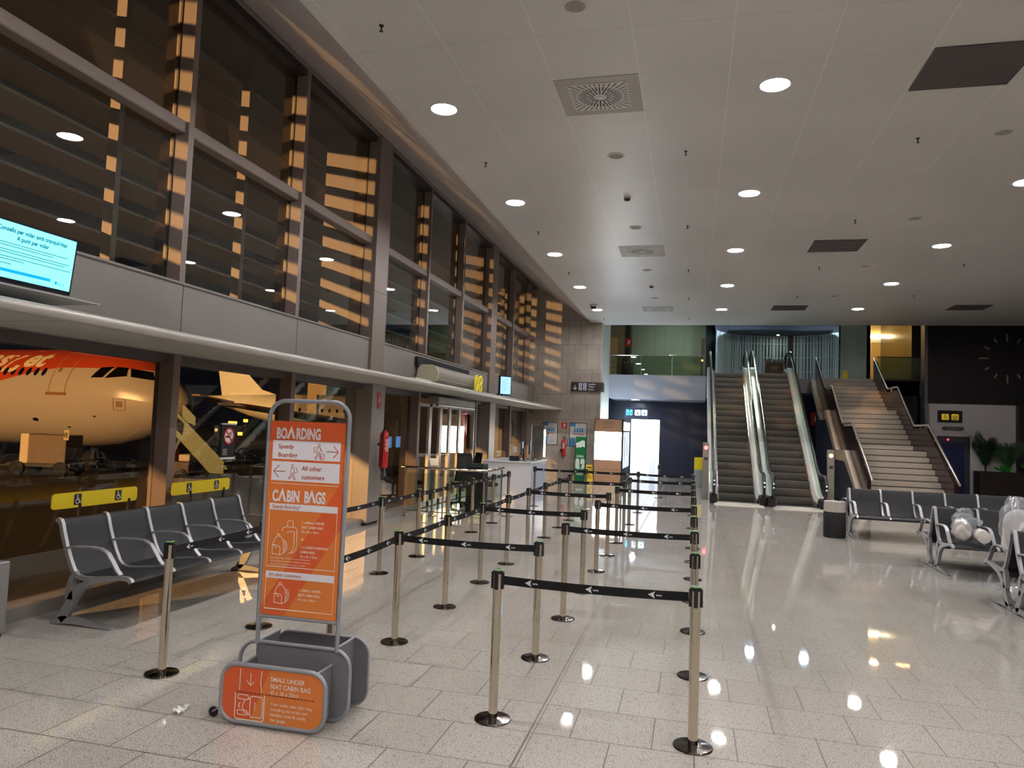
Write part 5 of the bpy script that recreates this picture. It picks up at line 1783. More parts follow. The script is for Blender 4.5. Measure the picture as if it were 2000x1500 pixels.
# left outer stringer (stone), panels and handrails on both sides
MB().strip([(SX0 - 0.22, y, max(0.0, z - 0.34)) for y, z in rail], [(SX0 - 0.22, y, z - 0.04) for y, z in rail], (0.22, 0, 0)).build('stringer', M_stone2, st)
MB().strip([(SX0 - 0.08, y, z - 0.04) for y, z in rail], [(SX0 - 0.08, y, z + 0.66) for y, z in rail], (0.08, 0, 0)).build('side_panel', M_brown, st)
MB().strip([(SX1, y, max(0.0, z - 0.30)) for y, z in rail], [(SX1, y, z + 0.66) for y, z in rail], (0.10, 0, 0)).build('side_panel', M_brown, st)
MB().strip([(SX1 + 0.001, y, 0.0) for y, z in rail], [(SX1 + 0.001, y, max(0.01, z - 0.25)) for y, z in rail], (0.05, 0, 0)).build('under_panel', M_brown, st)
M_rail = mat('stair_rail_metal', (190, 176, 168), 0.3, 0.8)
for x in (SX0 - 0.04, SX1 + 0.02):
    pts = [(x, 19.80, 0.82), (x, 22.20, 2.29), (x, 22.36, 2.30), (x, 23.50, 2.30), (x, 23.62, 2.32), (x, 25.38, 3.55), (x, 25.52, 3.56), (x, 26.50, 3.56), (x, 26.62, 3.58), (x, 28.5, 4.80)]
    MB().tube(pts, 0.026, 10, flat=1.3).build('handrail', M_rail, st, 50)
    for y, z in ((20.6, 1.27), (21.7, 1.95), (23.0, 2.27), (24.5, 2.9), (26.1, 3.53), (27.5, 4.13)):
        MB().tube([(x, y, z), (x, y, z - 0.10)], 0.010, 8).build('rail_bracket', M_rail, st)
# wall under the stairs, seen left of the stringer
MB().strip([(SX0 - 0.04, y, 0.0) for y, z in rail[:1] + rail], [(SX0 - 0.04, y, max(0.005, z - 0.34)) for y, z in [rail[0]] + rail], (0.03, 0, 0)).build('under_panel', mat('under_stair_panel', (44, 44, 54), 0.35), st)
fire_sign((4.75, 30.995, 2.35), -PI / 2, 0.36, 0.50, 'red fire sign on the dark wall between the right escalator and the staircase')
o = empty('hose_box', (4.85, 30.78, 1.15), 0, 'narrow red fire cabinet in the gap beside the right escalator', 'fire cabinet')
MB().bbox(0.0, 0.35, 0, 0.215, 0, 0.75, 0.01).build('body', mat('dark_red_box', (170, 30, 26), 0.4), o)

# ---------------------------------------------------------------- seating area clutter
o = empty('waste_bin', (2.62, 14.78, 0), 0, 'black round waste bin with a pale plastic liner by the farthest bench', 'bin')
MB().lathe([(0.0, 0.0), (0.185, 0.0), (0.195, 0.02), (0.195, 0.47), (0.19, 0.485), (0.0, 0.485)], n=36, cap=False).build('body', M_blackm, o, 40)
mb = MB()
mb.grid(lambda u, v: ((0.193 - 0.012 * v + 0.003 * math.sin(2 * PI * u * 23) * (0.2 + v)) * math.cos(2 * PI * u), (0.193 - 0.012 * v + 0.003 * math.sin(2 * PI * u * 23) * (0.2 + v)) * math.sin(2 * PI * u), 0.475 + 0.19 * v + 0.006 * v * math.sin(2 * PI * u * 5)), 138, 6)
mb.grid(lambda u, v: (0.18 * (1 - v) * math.cos(2 * PI * u), 0.18 * (1 - v) * math.sin(2 * PI * u), 0.665 + 0.006 * math.sin(2 * PI * u * 5) * (1 - v) + 0.03 * v * abs(math.sin(9 * v + 2 * PI * u * 4)) - 0.05 * v * v), 60, 6)
mb.build('liner', mat('bin_liner', (172, 166, 156), 0.3), o, 60)
M_plastic = glass('clear_plastic', (236, 240, 244), 1.5, 1.6, 0.10)
_nt = M_plastic.node_tree      # a little milkiness in the film
_mx = _nt.nodes.new('ShaderNodeMixShader')
_df = _nt.nodes.new('ShaderNodeBsdfDiffuse')
_df.inputs[0].default_value = (0.85, 0.86, 0.88, 1)
_mx.inputs[0].default_value = 0.16
_out = [n for n in _nt.nodes if n.type == 'OUTPUT_MATERIAL'][0]
_nt.links.new(_out.inputs[0].links[0].from_socket, _mx.inputs[1])
_nt.links.new(_df.outputs[0], _mx.inputs[2])
_nt.links.new(_mx.outputs[0], _out.inputs[0])
M_fluff = mat('white_wadding', (214, 206, 198), 0.8, noise=(40, 0.08))


def blob(mb, c, r, seed, amp=0.12, M=None, nu=28, nv=16):
    rnd = random.Random(seed)
    ph = [(rnd.uniform(2, 7), rnd.uniform(0, 6.28), rnd.uniform(2, 6), rnd.uniform(0, 6.28)) for _ in range(4)]

    def fn(u, v):
        a, b = 2 * PI * u, PI * v
        k = 1 + amp * sum(math.sin(round(p[0]) * a + p[1]) * math.sin(p[2] * b + p[3]) for p in ph) * math.sin(b) / 2
        p = Vector((r[0] * k * math.cos(a) * math.sin(b), r[1] * k * math.sin(a) * math.sin(b), -r[2] * k * math.cos(b)))
        if M:
            p = M @ p
        return p + Vector(c)
    mb.grid(fn, nu, nv)


o = empty('wadding_roll', (3.665, 11.40, 0.470), 0, 'upright white padded roll inside the clear bag on the middle bench', 'roll')
mb = MB()
blob(mb, (0, 0, 0.15), (0.115, 0.11, 0.15), 3, 0.16)
blob(mb, (0.01, 0.05, 0.24), (0.09, 0.08, 0.08), 5, 0.2)
mb.build('roll', M_fluff, o, 80)
o = empty('wadding_roll', (3.868, 11.30, 0.476), 0, 'white padded roll lying on its side out of the clear bag on the middle bench', 'roll')
mb = MB()
mb.lathe([(0.0, -0.17), (0.07, -0.165), (0.088, -0.13), (0.092, 0.0), (0.084, 0.14), (0.0, 0.16)], (0, 0, 0.10), 26, M=Matrix.Rotation(math.radians(-6), 4, 'Z') @ Matrix.Rotation(PI / 2, 4, 'X'), cap=False)
mb.build('roll', M_fluff, o, 50)
o = empty('plastic_bag', (3.70, 11.42, 0.470), 0, 'crumpled clear plastic bag over white rolls on the middle bench', 'bag')
mb = MB()
blob(mb, (0.0, 0.02, 0.22), (0.16, 0.13, 0.17), 11, 0.30)
blob(mb, (0.02, 0.04, 0.36), (0.11, 0.08, 0.10), 12, 0.45)
blob(mb, (0.12, 0.05, 0.27), (0.12, 0.06, 0.05), 13, 0.4)
mb.build('film', M_plastic, o, 30)
o = empty('plastic_bag', (3.76, 9.86, 0.475), 0, 'tall clear bag of white wadding on the rear seat of the nearest bench', 'bag')
mb = MB()
blob(mb, (0, 0, 0.30), (0.17, 0.15, 0.30), 21, 0.14)
mb.build('wadding', M_fluff, o, 80)
mb = MB()
blob(mb, (0, 0, 0.38), (0.18, 0.16, 0.37), 22, 0.2)
mb.build('film', M_plastic, o, 30)
o = empty('plastic_sheet', (3.92, 10.62, 0.0), 0.4, 'crumpled clear plastic sheet lying on the floor under the nearest bench', 'plastic sheet')
mb = MB()
mb.grid(lambda u, v: ((u - 0.5) * 0.55, (v - 0.5) * 0.75, 0.008 + 0.05 * abs(math.sin(7 * u + 3 * v) * math.sin(9 * v - 4 * u)) * math.sin(PI * u) ** 0.5 * math.sin(PI * v) ** 0.5), 26, 30)
mb.build('film', M_plastic, o, 25)
o = empty('plastic_bag', (-4.98, 7.42, 0.437), 0.3, 'small crumpled clear plastic bag on the last seat of the window bench', 'bag')
mb = MB()
blob(mb, (0, 0, 0.045), (0.09, 0.13, 0.042), 31, 0.4)
mb.build('film', M_plastic, o, 25)
mb = MB()
blob(mb, (0.02, -0.02, 0.03), (0.05, 0.06, 0.022), 32, 0.3)
mb.build('blue_wrapper', mat('blue_wrapper', (70, 90, 140), 0.3), o, 40)

# ---------------------------------------------------------------- right end wall
ck = empty('wall_clock', (10.555, 28.5, 4.84), 0, 'large wall clock of twelve bare metal hour marks on the dark wall', 'clock')
M_tick = mat('clock_mark_metal', (168, 162, 158), 0.4, 0.4)
for k in range(12):
    a = PI / 2 - k * PI / 6
    big = k % 3 == 0
    r0_, r1_ = (0.58, 0.86) if big else (0.63, 0.80)
    w_ = 0.045 if big else 0.05
    M = Matrix.Translation(((r0_ + r1_) / 2 * math.cos(a), -0.012, (r0_ + r1_) / 2 * math.sin(a))) @ Matrix.Rotation(-a, 4, 'Y')
    MB().xbox(M, r1_ - r0_, 0.024, w_).build('hour_mark', M_tick, ck)
o = empty('lift_sign', (8.40, 28.55, 2.56), 0, 'dark sign with two yellow wheelchair and lift pictograms over the lift door', 'sign')
MB().box(0, 0.77, -0.03, 0, 0, 0.42).build('board', mat('sign_dark_brown', (38, 24, 26), 0.4), o)
for i, x0 in enumerate((0.12, 0.43)):
    f = Fr((0, -0.03, 0), (1, 0, 0), (0, 0, 1), 0.003)
    mb = MB()
    f.rrect(mb, x0, 0.09, x0 + 0.23, 0.30, 0.025)
    tl = mb.build('yellow_tile', mat('lit_yellow_tile', (226, 190, 50), 0.4, emit=(226, 190, 50), estr=0.25), o)
    g = Fr((0, -0.03, 0), (1, 0, 0), (0, 0, 1), 0.006)
    mb = MB()
    if i == 0:
        wheelchair(g, mb, x0 + 0.115, 0.20, 0.20)
    else:
        g.stroke(mb, [(x0 + 0.04, 0.115), (x0 + 0.19, 0.115), (x0 + 0.19, 0.235), (x0 + 0.04, 0.235)], 0.014, closed=True)
        for q in (0.075, 0.115, 0.155):
            g.rect(mb, x0 + q - 0.012, 0.13, x0 + q + 0.012, 0.19)
            g.disc(mb, x0 + q, 0.205, 0.011, n=8)
    mb.build('pictogram', M_symbol, tl)
o = empty('wall_lamp', (8.55, 28.55, 2.30), 0, 'unlit slim horizontal wall lamp between the lift door and its sign', 'wall lamp')
MB().box(0, 0.62, -0.16, -0.12, 0.07, 0.11).box(0, 0.62, -0.05, -0.02, 0.0, 0.03).box(0, 0.03, -0.16, 0, 0.02, 0.09).box(0.59, 0.62, -0.16, 0, 0.02, 0.09).box(0.05, 0.57, -0.12, -0.04, 0.05, 0.06).build('body', mat('lamp_grey_metal', (84, 80, 80), 0.4, 0.4), o)
o = empty('planter_box', (9.45, 27.75, 0), 0, 'long dark brown planter box under the palms beside the lift', 'planter')
MB().box(0, 1.38, 0, 0.03, 0, 0.92).box(0, 1.38, 0.55, 0.58, 0, 0.92).box(0, 0.03, 0.03, 0.55, 0, 0.92).box(1.35, 1.38, 0.03, 0.55, 0, 0.92).build('box', mat('planter_brown', (46, 34, 28), 0.35), o)
MB().box(0.03, 1.35, 0.03, 0.55, 0.02, 0.80).build('soil', mat('potting_soil', (40, 32, 26), 0.9), o)


def palm(loc, h, n, seed, label, m, spread=0.5):
    rnd = random.Random(seed)
    r = empty('potted_palm', loc, 0, label, 'palm')
    for k in range(n):
        az = 2 * PI * k / n + rnd.uniform(-0.3, 0.3)
        lean = rnd.uniform(0.25, 1.0) * spread
        L = h * rnd.uniform(0.75, 1.05)
        mb = MB()
        pts, d = [], []
        for i in range(13):
            s = i / 12
            rr = lean * L * (s ** 1.6) * 0.9
            pts.append(Vector((rr * math.cos(az), rr * math.sin(az) * 0.55, L * (s * (1.15 - 0.35 * lean * s) - 0.10 * s * s))))
        mb.tube(pts, [0.010 * (1 - 0.8 * i / 12) for i in range(13)], 5)
        for i in range(3, 13):
            for q in (0.0, 0.5):
                if i == 12 and q:
                    continue
                p = pts[i].lerp(pts[min(i + 1, 12)], q)
                t_ = (pts[min(i + 1, 12)] - pts[i - 1]).normalized()
                sd = t_.cross(Vector((math.cos(az + 0.4), math.sin(az + 0.4), 0.2))).normalized()
                ll = h * 0.22 * math.sin(PI * (0.15 + 0.8 * (i + q - 3) / 10))
                for sg in (1, -1):
                    e = p + (sd * sg * 0.75 + t_ * 0.55 + Vector((0, 0, -0.18))) * ll
                    mid = p.lerp(e, 0.45) + Vector((0, 0, 0.02))
                    wv = t_ * (0.011 + 0.006 * (h > 1))
                    mb.add([p, mid + wv, e, mid - wv], [(0, 1, 2, 3)])
        mb.build('frond', m, r)
    MB().lathe([(0.05, 0.0), (0.045, 0.08), (0.03, 0.16), (0.0, 0.17)], n=10, cap=False).build('stem_base', mat('palm_stem', (64, 58, 36), 0.7), r, 40)
    return r


M_palm = mat('dark_palm_leaf', (34, 58, 40), 0.5, noise=(8, 0.2))
M_palm2 = mat('green_palm_leaf', (58, 88, 52), 0.5, noise=(8, 0.2))
M_palm3 = mat('bright_green_leaf', (40, 150, 56), 0.45, noise=(8, 0.2))
palm((9.72, 28.03, 0.805), 1.42, 20, 4, 'tall dark green palm in the planter, nearest to the lift door', M_palm, 0.55)
palm((10.42, 28.05, 0.805), 1.22, 18, 5, 'lighter green palm in the planter, farther from the lift door', M_palm2, 0.6)
palm((10.22, 27.9, 0.82), 0.36, 16, 6, 'low bright green tuft at the foot of the lighter palm', M_palm3, 1.0)
palm((11.15, 27.75, 0.51), 0.95, 16, 8, 'bright green palm cut off by the right picture edge', M_palm3, 0.8)
o = empty('plant_pot', (11.15, 27.75, 0), 0, 'dark pot of the bright green palm at the right picture edge', 'pot')
MB().lathe([(0.0, 0.0), (0.17, 0.0), (0.23, 0.54), (0.21, 0.54), (0.20, 0.50), (0.0, 0.50)], n=24, cap=False).build('pot', mat('planter_brown', (46, 34, 28), 0.35), o, 40)

# ---------------------------------------------------------------- upper floor
M_upg = glass('upper_balustrade_glass', (196, 212, 196), 1.5, 1.3)
o = empty('glass_balustrade', (0, 0, 4.03), 0, 'glass balustrade with a bright rail on the mezzanine left of the escalators', 'balustrade')
for k in range(3):
    MB().box(-3.12 + 1.17 * k, -1.99 + 1.17 * k, 28.52, 28.535, 0.02, 0.76).build('glass_panel', M_upg, o)
MB().tube([(-3.15, 28.527, 0.775), (0.36, 28.527, 0.775)], 0.018, 10).build('handrail', M_steel, o, 50)
for k in range(3):
    mb = MB()
    f = Fr((-3.12 + 1.17 * k, 28.52, 0), (1, 0, 0), (0, 0, 1), 0.002)
    for j in range(8):
        if (k, j) in ((0, 0), (0, 1), (0, 2), (2, 2)):
            continue
        f.disc(mb, 0.10 + 0.135 * j, 0.50, 0.022, n=10)
    mb.build('marking_dots', mat('marking_dot', (70, 84, 72), 0.5), o)
o = empty('glass_balustrade', (0, 0, 4.05), 0, 'glass balustrade with a dark rail at the top right of the staircase', 'balustrade')
MB().box(6.46, 7.86, 28.62, 28.635, 0.02, 0.78).build('glass_panel', M_upg, o)
MB().box(6.44, 7.88, 28.60, 28.65, 0.78, 0.82).build('handrail', M_dkframe, o)
mb = MB()
f = Fr((6.46, 28.62, 0), (1, 0, 0), (0, 0, 1), 0.002)
for j in range(5):
    f.disc(mb, 0.15 + 0.19 * j, 0.50, 0.022, n=10)
mb.build('marking_dots', M_dkframe, o)
MB().box(6.44, 7.88, 28.58, 28.66, -0.04, 0.02).build('shoe', M_dkframe, o)
o = empty('signal_post', (0.34, 28.72, 4.03), 0, 'beige post with an amber light at the top of the left escalator', 'signal post')
MB().bbox(-0.07, 0.07, -0.05, 0.05, 0, 1.46, 0.008).build('body', M_postb, o)
MB().lathe([(0.04, 0.0), (0.038, 0.010), (0.0, 0.014)], (-0.02, -0.05, 0.62), 16, M=Matrix.Rotation(PI / 2, 4, 'X')).build('lamp_lens', mat('lens_255_190', (255, 190, 110), 0.3, emit=(255, 190, 110), estr=4), o)
o = empty('signal_post', (3.55, 29.2, 4.03), 0, 'dark post standing at the top right of the right escalator', 'signal post')
MB().bbox(-0.09, 0.09, -0.06, 0.06, 0, 1.66, 0.008).build('body', mat('dark_post', (84, 78, 74), 0.5), o)
MB().box(-0.05, 0.05, -0.065, -0.06, 1.0, 1.1).build('plate', M_dkframe, o)
o = empty('litter_drum', (-2.62, 30.0, 4.04), 0, 'dark grey drum bin behind the mezzanine glass', 'bin')
MB().lathe([(0.0, 0.0), (0.25, 0.0), (0.25, 0.12), (0.24, 0.13), (0.24, 0.74), (0.20, 0.80), (0.0, 0.82)], n=32, cap=False).build('body', mat('drum_grey', (56, 60, 58), 0.35), o, 40)
MB().lathe([(0.255, 0.0), (0.255, 0.10), (0.25, 0.12)], n=32, cap=False).build('base_band', M_blackm, o, 40)
extinguisher('fire_extinguisher', (-2.86, 31.9, 4.35), -PI / 2, 0.5, 0.07, 'dark fire extinguisher on the upper ochre wall beside the drum bin', horn=False)
fire_sign((-2.78, 31.99, 5.55), -PI / 2, 0.28, 0.36, 'small dark red fire sign on the upper ochre wall')
o = empty('orange_light_door', (-3.62, 31.9, 4.04), 0, 'door leaf coloured as a patch of orange light on the mezzanine', 'door')
MB().bbox(0, 0.36, 0, 0.08, 0, 1.9, 0.006).build('leaf', mat('door_orange_light', (222, 168, 104), 0.5, noise=(3, 0.05)), o)  # patch of orange light put into the leaf's colour
MB().box(0.04, 0.32, -0.02, 0.0, 0.55, 0.60).box(0.04, 0.32, -0.02, 0.0, 0.78, 0.82).build('push_bar', mat('door_bar', (168, 124, 76), 0.5), o)

# curved rolling shutter of vertical slats
sh = empty('rolling_shutter', (3.52, 31.6, 4.03), 0, 'curved white shutter of vertical slats behind the top of the escalators', 'shutter')
M_slat = mat('white_slat', (214, 222, 224), 0.45)
n = 58
RX, RY = 2.62, 2.4


def sp_(i, r=1.0):
    a = PI - PI * i / n
    return Vector((RX * r * math.cos(a), RY * r * math.sin(a), 0))


for i in range(n):
    p = (sp_(i) + sp_(i + 1)) / 2
    d = (sp_(i + 1) - sp_(i)).normalized()
    q = Vector((-d.y, d.x, 0))
    M = Matrix(((d.x, q.x, 0, p.x), (d.y, q.y, 0, p.y), (0, 0, 1, 1.15), (0, 0, 0, 1)))
    wide = 0.085 if i % 4 else 0.13
    MB().xbox(M, wide, 0.02, 2.24).build('slat', M_slat, sh)
for z in (0.03, 0.68, 1.30, 1.92, 2.26):
    MB().strip([sp_(i, 1.006) + Vector((0, 0, z - 0.02)) for i in range(n + 1)], [sp_(i, 1.006) + Vector((0, 0, z + 0.02)) for i in range(n + 1)], (0, 0.025, 0)).build('cross_rail', M_slat, sh)
struct(MB().strip([sp_(i, 1.16) + Vector((3.52, 31.6, 4.03)) for i in range(n + 1)], [sp_(i, 1.16) + Vector((3.52, 31.6, 7.1)) for i in range(n + 1)], (0, 0.06, 0)), 'wall_shop_back', mat('dim_shop_wall', (84, 90, 96), 0.6))
struct(MB().strip([sp_(i, 1.02) + Vector((3.52, 31.6, 6.32)) for i in range(n + 1)], [sp_(i, 1.02) + Vector((3.52, 31.6, 7.08)) for i in range(n + 1)], (0, 0.06, 0)), 'trim_9', mat('shop_header', (22, 23, 26), 0.6))
wet_sign((5.55, 29.5, 4.05), -0.2, 0.62, 'small yellow wet floor sign on the upper floor beside the pale green wall')
o = empty('door_edge_strip', (5.60, 30.9, 4.05), 0, 'dark upright door strip between the shutter and the pale green wall', 'door strip')
MB().box(-0.03, 0.03, 0, 0.05, 0, 2.6).build('strip', M_dkframe, o)
for k in range(5):
    MB().box(-0.012, 0.012, -0.012, 0, 0.9 + 0.12 * k, 0.96 + 0.12 * k).build('lock_mark', M_alu, o)
o = empty('wall_light', (7.42, 34.1, 6.28), 0, 'bright box light on the wall of the warm cream upper room', 'wall lamp')
MB().bbox(0, 0.62, 0, 0.08, 0, 0.12, 0.01).build('diffuser', mat('warm_lamp_white', (255, 246, 214), 0.5, emit=(255, 240, 196), estr=11), o)
MB().box(0.05, 0.57, 0.05, 0.10, -0.22, -0.02).build('back_plate', M_white, o)
# unseen lamps added in the upper ceiling to brighten the floor and shutter
M_uplamp = mat('upper_lamp_diffuser', (236, 244, 236), 0.5, emit=(226, 244, 232), estr=150)
M_upwarm = mat('added_warm_diffuser', (255, 232, 190), 0.5, emit=(255, 220, 160), estr=170)
M_upblue = mat('added_cool_diffuser', (220, 236, 255), 0.5, emit=(206, 230, 255), estr=560)
for x, y, m in ((-0.9, 31.0, M_uplamp), (1.2, 29.6, M_uplamp), (2.5, 32.4, M_upblue), (4.6, 32.2, M_upblue), (7.3, 32.6, M_upwarm)):
    o = empty('downlight', (x, y, 7.1), 0, 'round downlight added to light the upper floor, hidden above the hall ceiling edge', 'ceiling light', 'added upper floor downlights')
    MB().lathe([(0.150, -0.004), (0.155, -0.012), (0.172, -0.012), (0.178, 0.0)], n=24, cap=False).build('trim_ring', M_white, o, 40)
    MB().lathe([(0.150, -0.003), (0.0, -0.003)], n=24).build('diffuser', m, o)
# narrow spot over the escalators
o = empty('spotlight', (1.95, 27.25, 7.1), 0, 'ceiling spotlight aimed at the middle of the escalators, hidden above the hall ceiling edge', 'ceiling light')
MB().lathe([(0.0, 0.0), (0.10, 0.0), (0.10, -0.10), (0.085, -0.10)], n=20, cap=False).build('housing', M_white, o, 40)
MB().lathe([(0.085, -0.098), (0.0, -0.098)], n=20).build('diffuser', mat('spot_diffuser', (240, 250, 214), 0.5, emit=(236, 250, 206), estr=20), o)
lp = lamp('spotlight_beam', 'SPOT', (1.95, 27.23, 6.95), 1700, (0.93, 1.0, 0.72), (1.95, 24.9, 2.3), 0.08, 0.62, 0.8)
o = empty('downlight', (3.55, 33.4, 6.30), 0, 'small white spot in the dark ceiling over the curved shutter', 'ceiling light')
MB().lathe([(0.0, 0.0), (0.07, 0.0), (0.075, -0.03), (0.05, -0.032)], n=18, cap=False).build('trim_ring', M_white, o, 40)
MB().lathe([(0.05, -0.03), (0.0, -0.03)], n=18).build('diffuser', M_uplamp, o)
struct(MB().box(1.4, 5.6, 32.2, 34.3, 6.30, 6.34), 'ceiling_shop', mat('dark_shop_ceiling', (50, 54, 60), 0.6))

# ---------------------------------------------------------------- outside: apron, aircraft, vehicles
struct(MB().box(-140, -5.9, -60, 160, -0.9, -0.45), 'ground_apron', mat('apron_asphalt', (24, 23, 23), 0.8, noise=(0.4, 0.2)))
struct(MB().box(-18.5, -6.2, 36.5, 37.0, -0.45, 6.5), 'wall_apron_screen', mat('added_dark_screen', (18, 18, 20), 0.7))  # dark wall added to hide the far airliner's brightly lit body
RF = 1.98


def fus(s):
    """fuselage at distance s behind the nose tip: radius (y), half height up, centre height offset"""
    if s < 5.2:
        def tb(T):
            for (a0, v0), (a1, v1) in zip(T, T[1:]):
                if s <= a1:
                    q = (s - a0) / (a1 - a0)
                    return v0 + (v1 - v0) * q
            return T[-1][1]
        top = tb([(0, -0.16), (0.06, 0.08), (0.2, 0.32), (0.41, 0.55), (0.75, 0.82), (1.13, 1.10), (1.6, 1.42), (2.05, 1.67), (2.5, 1.82), (3.1, 1.92), (3.9, 1.97), (5.2, RF)])
        bot = tb([(0, -0.24), (0.06, -0.48), (0.2, -0.68), (0.41, -0.88), (0.75, -1.10), (1.13, -1.30), (2.0, -1.64), (3.0, -1.87), (4.0, -1.98), (5.2, -RF * 1.03)])
        rad = tb([(0, 0.03), (0.06, 0.28), (0.2, 0.52), (0.41, 0.78), (0.75, 1.04), (1.13, 1.24), (2.0, 1.60), (3.0, 1.84), (4.0, 1.95), (5.2, RF)])
        return rad, top, bot
    if s < 25:
        return RF, RF * 1.0, -RF * 1.03
    q = min(1.0, (s - 25) / 12.6)
    r = RF * (1 - q ** 1.7) + 0.18 * q
    return r, RF * (1 - 0.28 * q ** 1.5), -RF * 1.03 + (RF * 1.75) * q ** 1.35


def fpoint(s, z, k=0.0):
    """point on the side facing the terminal: s along the body, z height from the axis"""
    r, tp, bt = fus(s)
    c, h = (tp + bt) / 2, (tp - bt) / 2
    t_ = max(-0.999, min(0.999, (z - c) / h))
    return Vector((-s, -r * math.sqrt(1 - t_ * t_) - k, z))


def fuselage(length, mats, s0=0.02):
    mb = MB()
    ss = [s0 + (0.0 if i == 0 else (length - s0) * (i / 60) ** 1.5) for i in range(61)]

    def fn(u, v):
        s = ss[min(60, int(round(v * 60)))]
        r, tp, bt = fus(s)
        c, h = (tp + bt) / 2, (tp - bt) / 2
        a = 2 * PI * u
        return (-s, -r * math.cos(a), c + h * math.sin(a))
    mb.grid(fn, 48, 60)
    return mb


t = NT('airliner_orange_white')
x_, y_, z_ = t.xyz()
# the orange sweeps down towards the tail: boundary height as a function of distance from the nose
b_ = t.math('MULTIPLY', t.math('POWER', t.math('MAXIMUM', t.math('SUBTRACT', t.math('MULTIPLY', x_, -1.0), 4.6), 0.0), 1.4), -0.13)
b_ = t.math('ADD', b_, 1.12)
f_ = t.math('GREATER_THAN', z_, b_)
c_ = t.mix(f_, (*s2l((192, 180, 170)), 1), (*s2l((200, 74, 36)), 1))
t.link(c_, t.b.inputs['Base Color'])
t.b.inputs['Roughness'].default_value = 0.3
M_air1 = t.m
M_air2 = mat('airliner_cream', (238, 226, 204), 0.35)
M_airgl = mat('aircraft_window', (14, 12, 12), 0.12)
M_airline = mat('panel_line', (150, 104, 70), 0.5)
M_airtxt = mat('airline_lettering', (246, 226, 190), 0.45)
AX = math.atan2(0.242, 0.97)
air = empty('airliner', (-19.27, 24.75, 2.40), math.radians(-3), 'orange and white airliner nose seen through the left window, lettered easyJet', 'aeroplane')
fuselage(19.0, None).build('fuselage', M_air1, air, 60)


def on_body(poly, k=0.012):
    return [fpoint(s, z, k) for s, z in poly]


def stroke_body(mb, pts, w, k=0.012, closed=False, step=0.12):
    P = []
    n_ = len(pts)
    for i in range(n_ if closed else n_ - 1):
        a, b = Vector(pts[i]), Vector(pts[(i + 1) % n_])
        m_ = max(1, int((b - a).length / step))
        P += [a.lerp(b, j / m_) for j in range(m_)]
    if not closed:
        P.append(Vector(pts[-1]))
    vs, n_ = [], len(P)
    for i in range(n_):
        a, b = (P[i - 1], P[(i + 1) % n_]) if closed else (P[max(i - 1, 0)], P[min(i + 1, n_ - 1)])
        d = (b - a).normalized()
        s_ = Vector((-d.y, d.x)) * w / 2
        vs += [fpoint(*(P[i] + s_), k), fpoint(*(P[i] - s_), k)]
    mb.add(vs, [(2 * i, 2 * ((i + 1) % n_), 2 * ((i + 1) % n_) + 1, 2 * i + 1) for i in range(n_ if closed else n_ - 1)])


def oval(s, z, a, b, n_=14):
    return [(s + a * math.cos(2 * PI * i / n_), z + b * math.sin(2 * PI * i / n_)) for i in range(n_)]


for k in range(16):
    s = 5.46 + 0.40 * k
    mb = MB()
    mb.add(on_body(oval(s, 0.93, 0.105, 0.165)), [tuple(range(14))])
    mb.build('cabin_window', M_airgl, air)
for poly in ([(3.14, 0.74), (2.68, 0.76), (2.47, 1.20), (2.92, 1.16)], [(2.58, 0.74), (1.84, 0.84), (1.97, 1.18), (2.34, 1.20)], [(1.70, 0.82), (0.96, 0.72), (1.26, 1.06), (1.88, 1.16)]):
    A, B, C_, D_ = [Vector(p) for p in poly]
    mb = MB()

    def wfn(u, v, A=A, B=B, C_=C_, D_=D_):
        p = A.lerp(B, u).lerp(D_.lerp(C_, u), v)
        return fpoint(p.x, p.y, 0.02)
    mb.grid(wfn, 12, 8)
    mb.build('cockpit_window', M_airgl, air)
mb = MB()
stroke_body(mb, [(4.15, 1.76), (4.95, 1.76), (4.95, 0.12), (4.15, 0.12)], 0.045, closed=True)
mb.build('door_outline', mat('door_outline_pale', (196, 140, 100), 0.5), air)
mb = MB()
stroke_body(mb, [(4.07, 0.08), (5.05, 0.08)], 0.11, 0.02)
mb.build('door_sill', M_airline, air)
for poly in (oval(4.72, 1.02, 0.08, 0.10), [(2.00, -0.36), (1.78, -0.36), (1.78, -0.14), (2.00, -0.14)]):
    mb = MB()
    mb.add(on_body(poly), [tuple(range(len(poly)))])
    mb.build('hatch', M_airline, air)
mb = MB()
stroke_body(mb, [(2.10, -0.48), (1.68, -0.48), (1.68, -0.06), (2.10, -0.06)], 0.02, closed=True)
mb.build('hatch_outline', M_airline, air)
for s, z, a in ((5.7, -0.95, 0.15), (4.2, -1.2, 0.07), (2.9, -0.75, 0.06)):
    mb = MB()
    mb.add(on_body(oval(s, z, a, a * 0.45)), [tuple(range(14))])
    mb.build('body_port', M_airgl, air)
vs, fs, w = text_mesh('easyJet', 0.035)
mb = MB()
hs = 0.98
sL = 5.75 + w * hs * 1.36
mb.add([fpoint(sL - a * hs * 1.36 - 0.22 * b * hs, 1.16 + b * hs, 0.014) for a, b in vs], fs)
mb.build('lettering', M_airtxt, air)
for s, sg in ((4.5, 1), (4.5, -1)):
    MB().tube([(-4.5, sg * 0.05, -1.9), (-4.5, sg * 0.22, -2.45)], 0.07, 8).lathe([(0.0, -0.11), (0.30, -0.11), (0.36, -0.05), (0.36, 0.05), (0.30, 0.11), (0, 0.11)], (-4.5, sg * 0.26, -2.53), 20, M=Matrix.Rotation(PI / 2, 4, 'X'), cap=False).build('nose_wheel', M_blackm, air, 40)
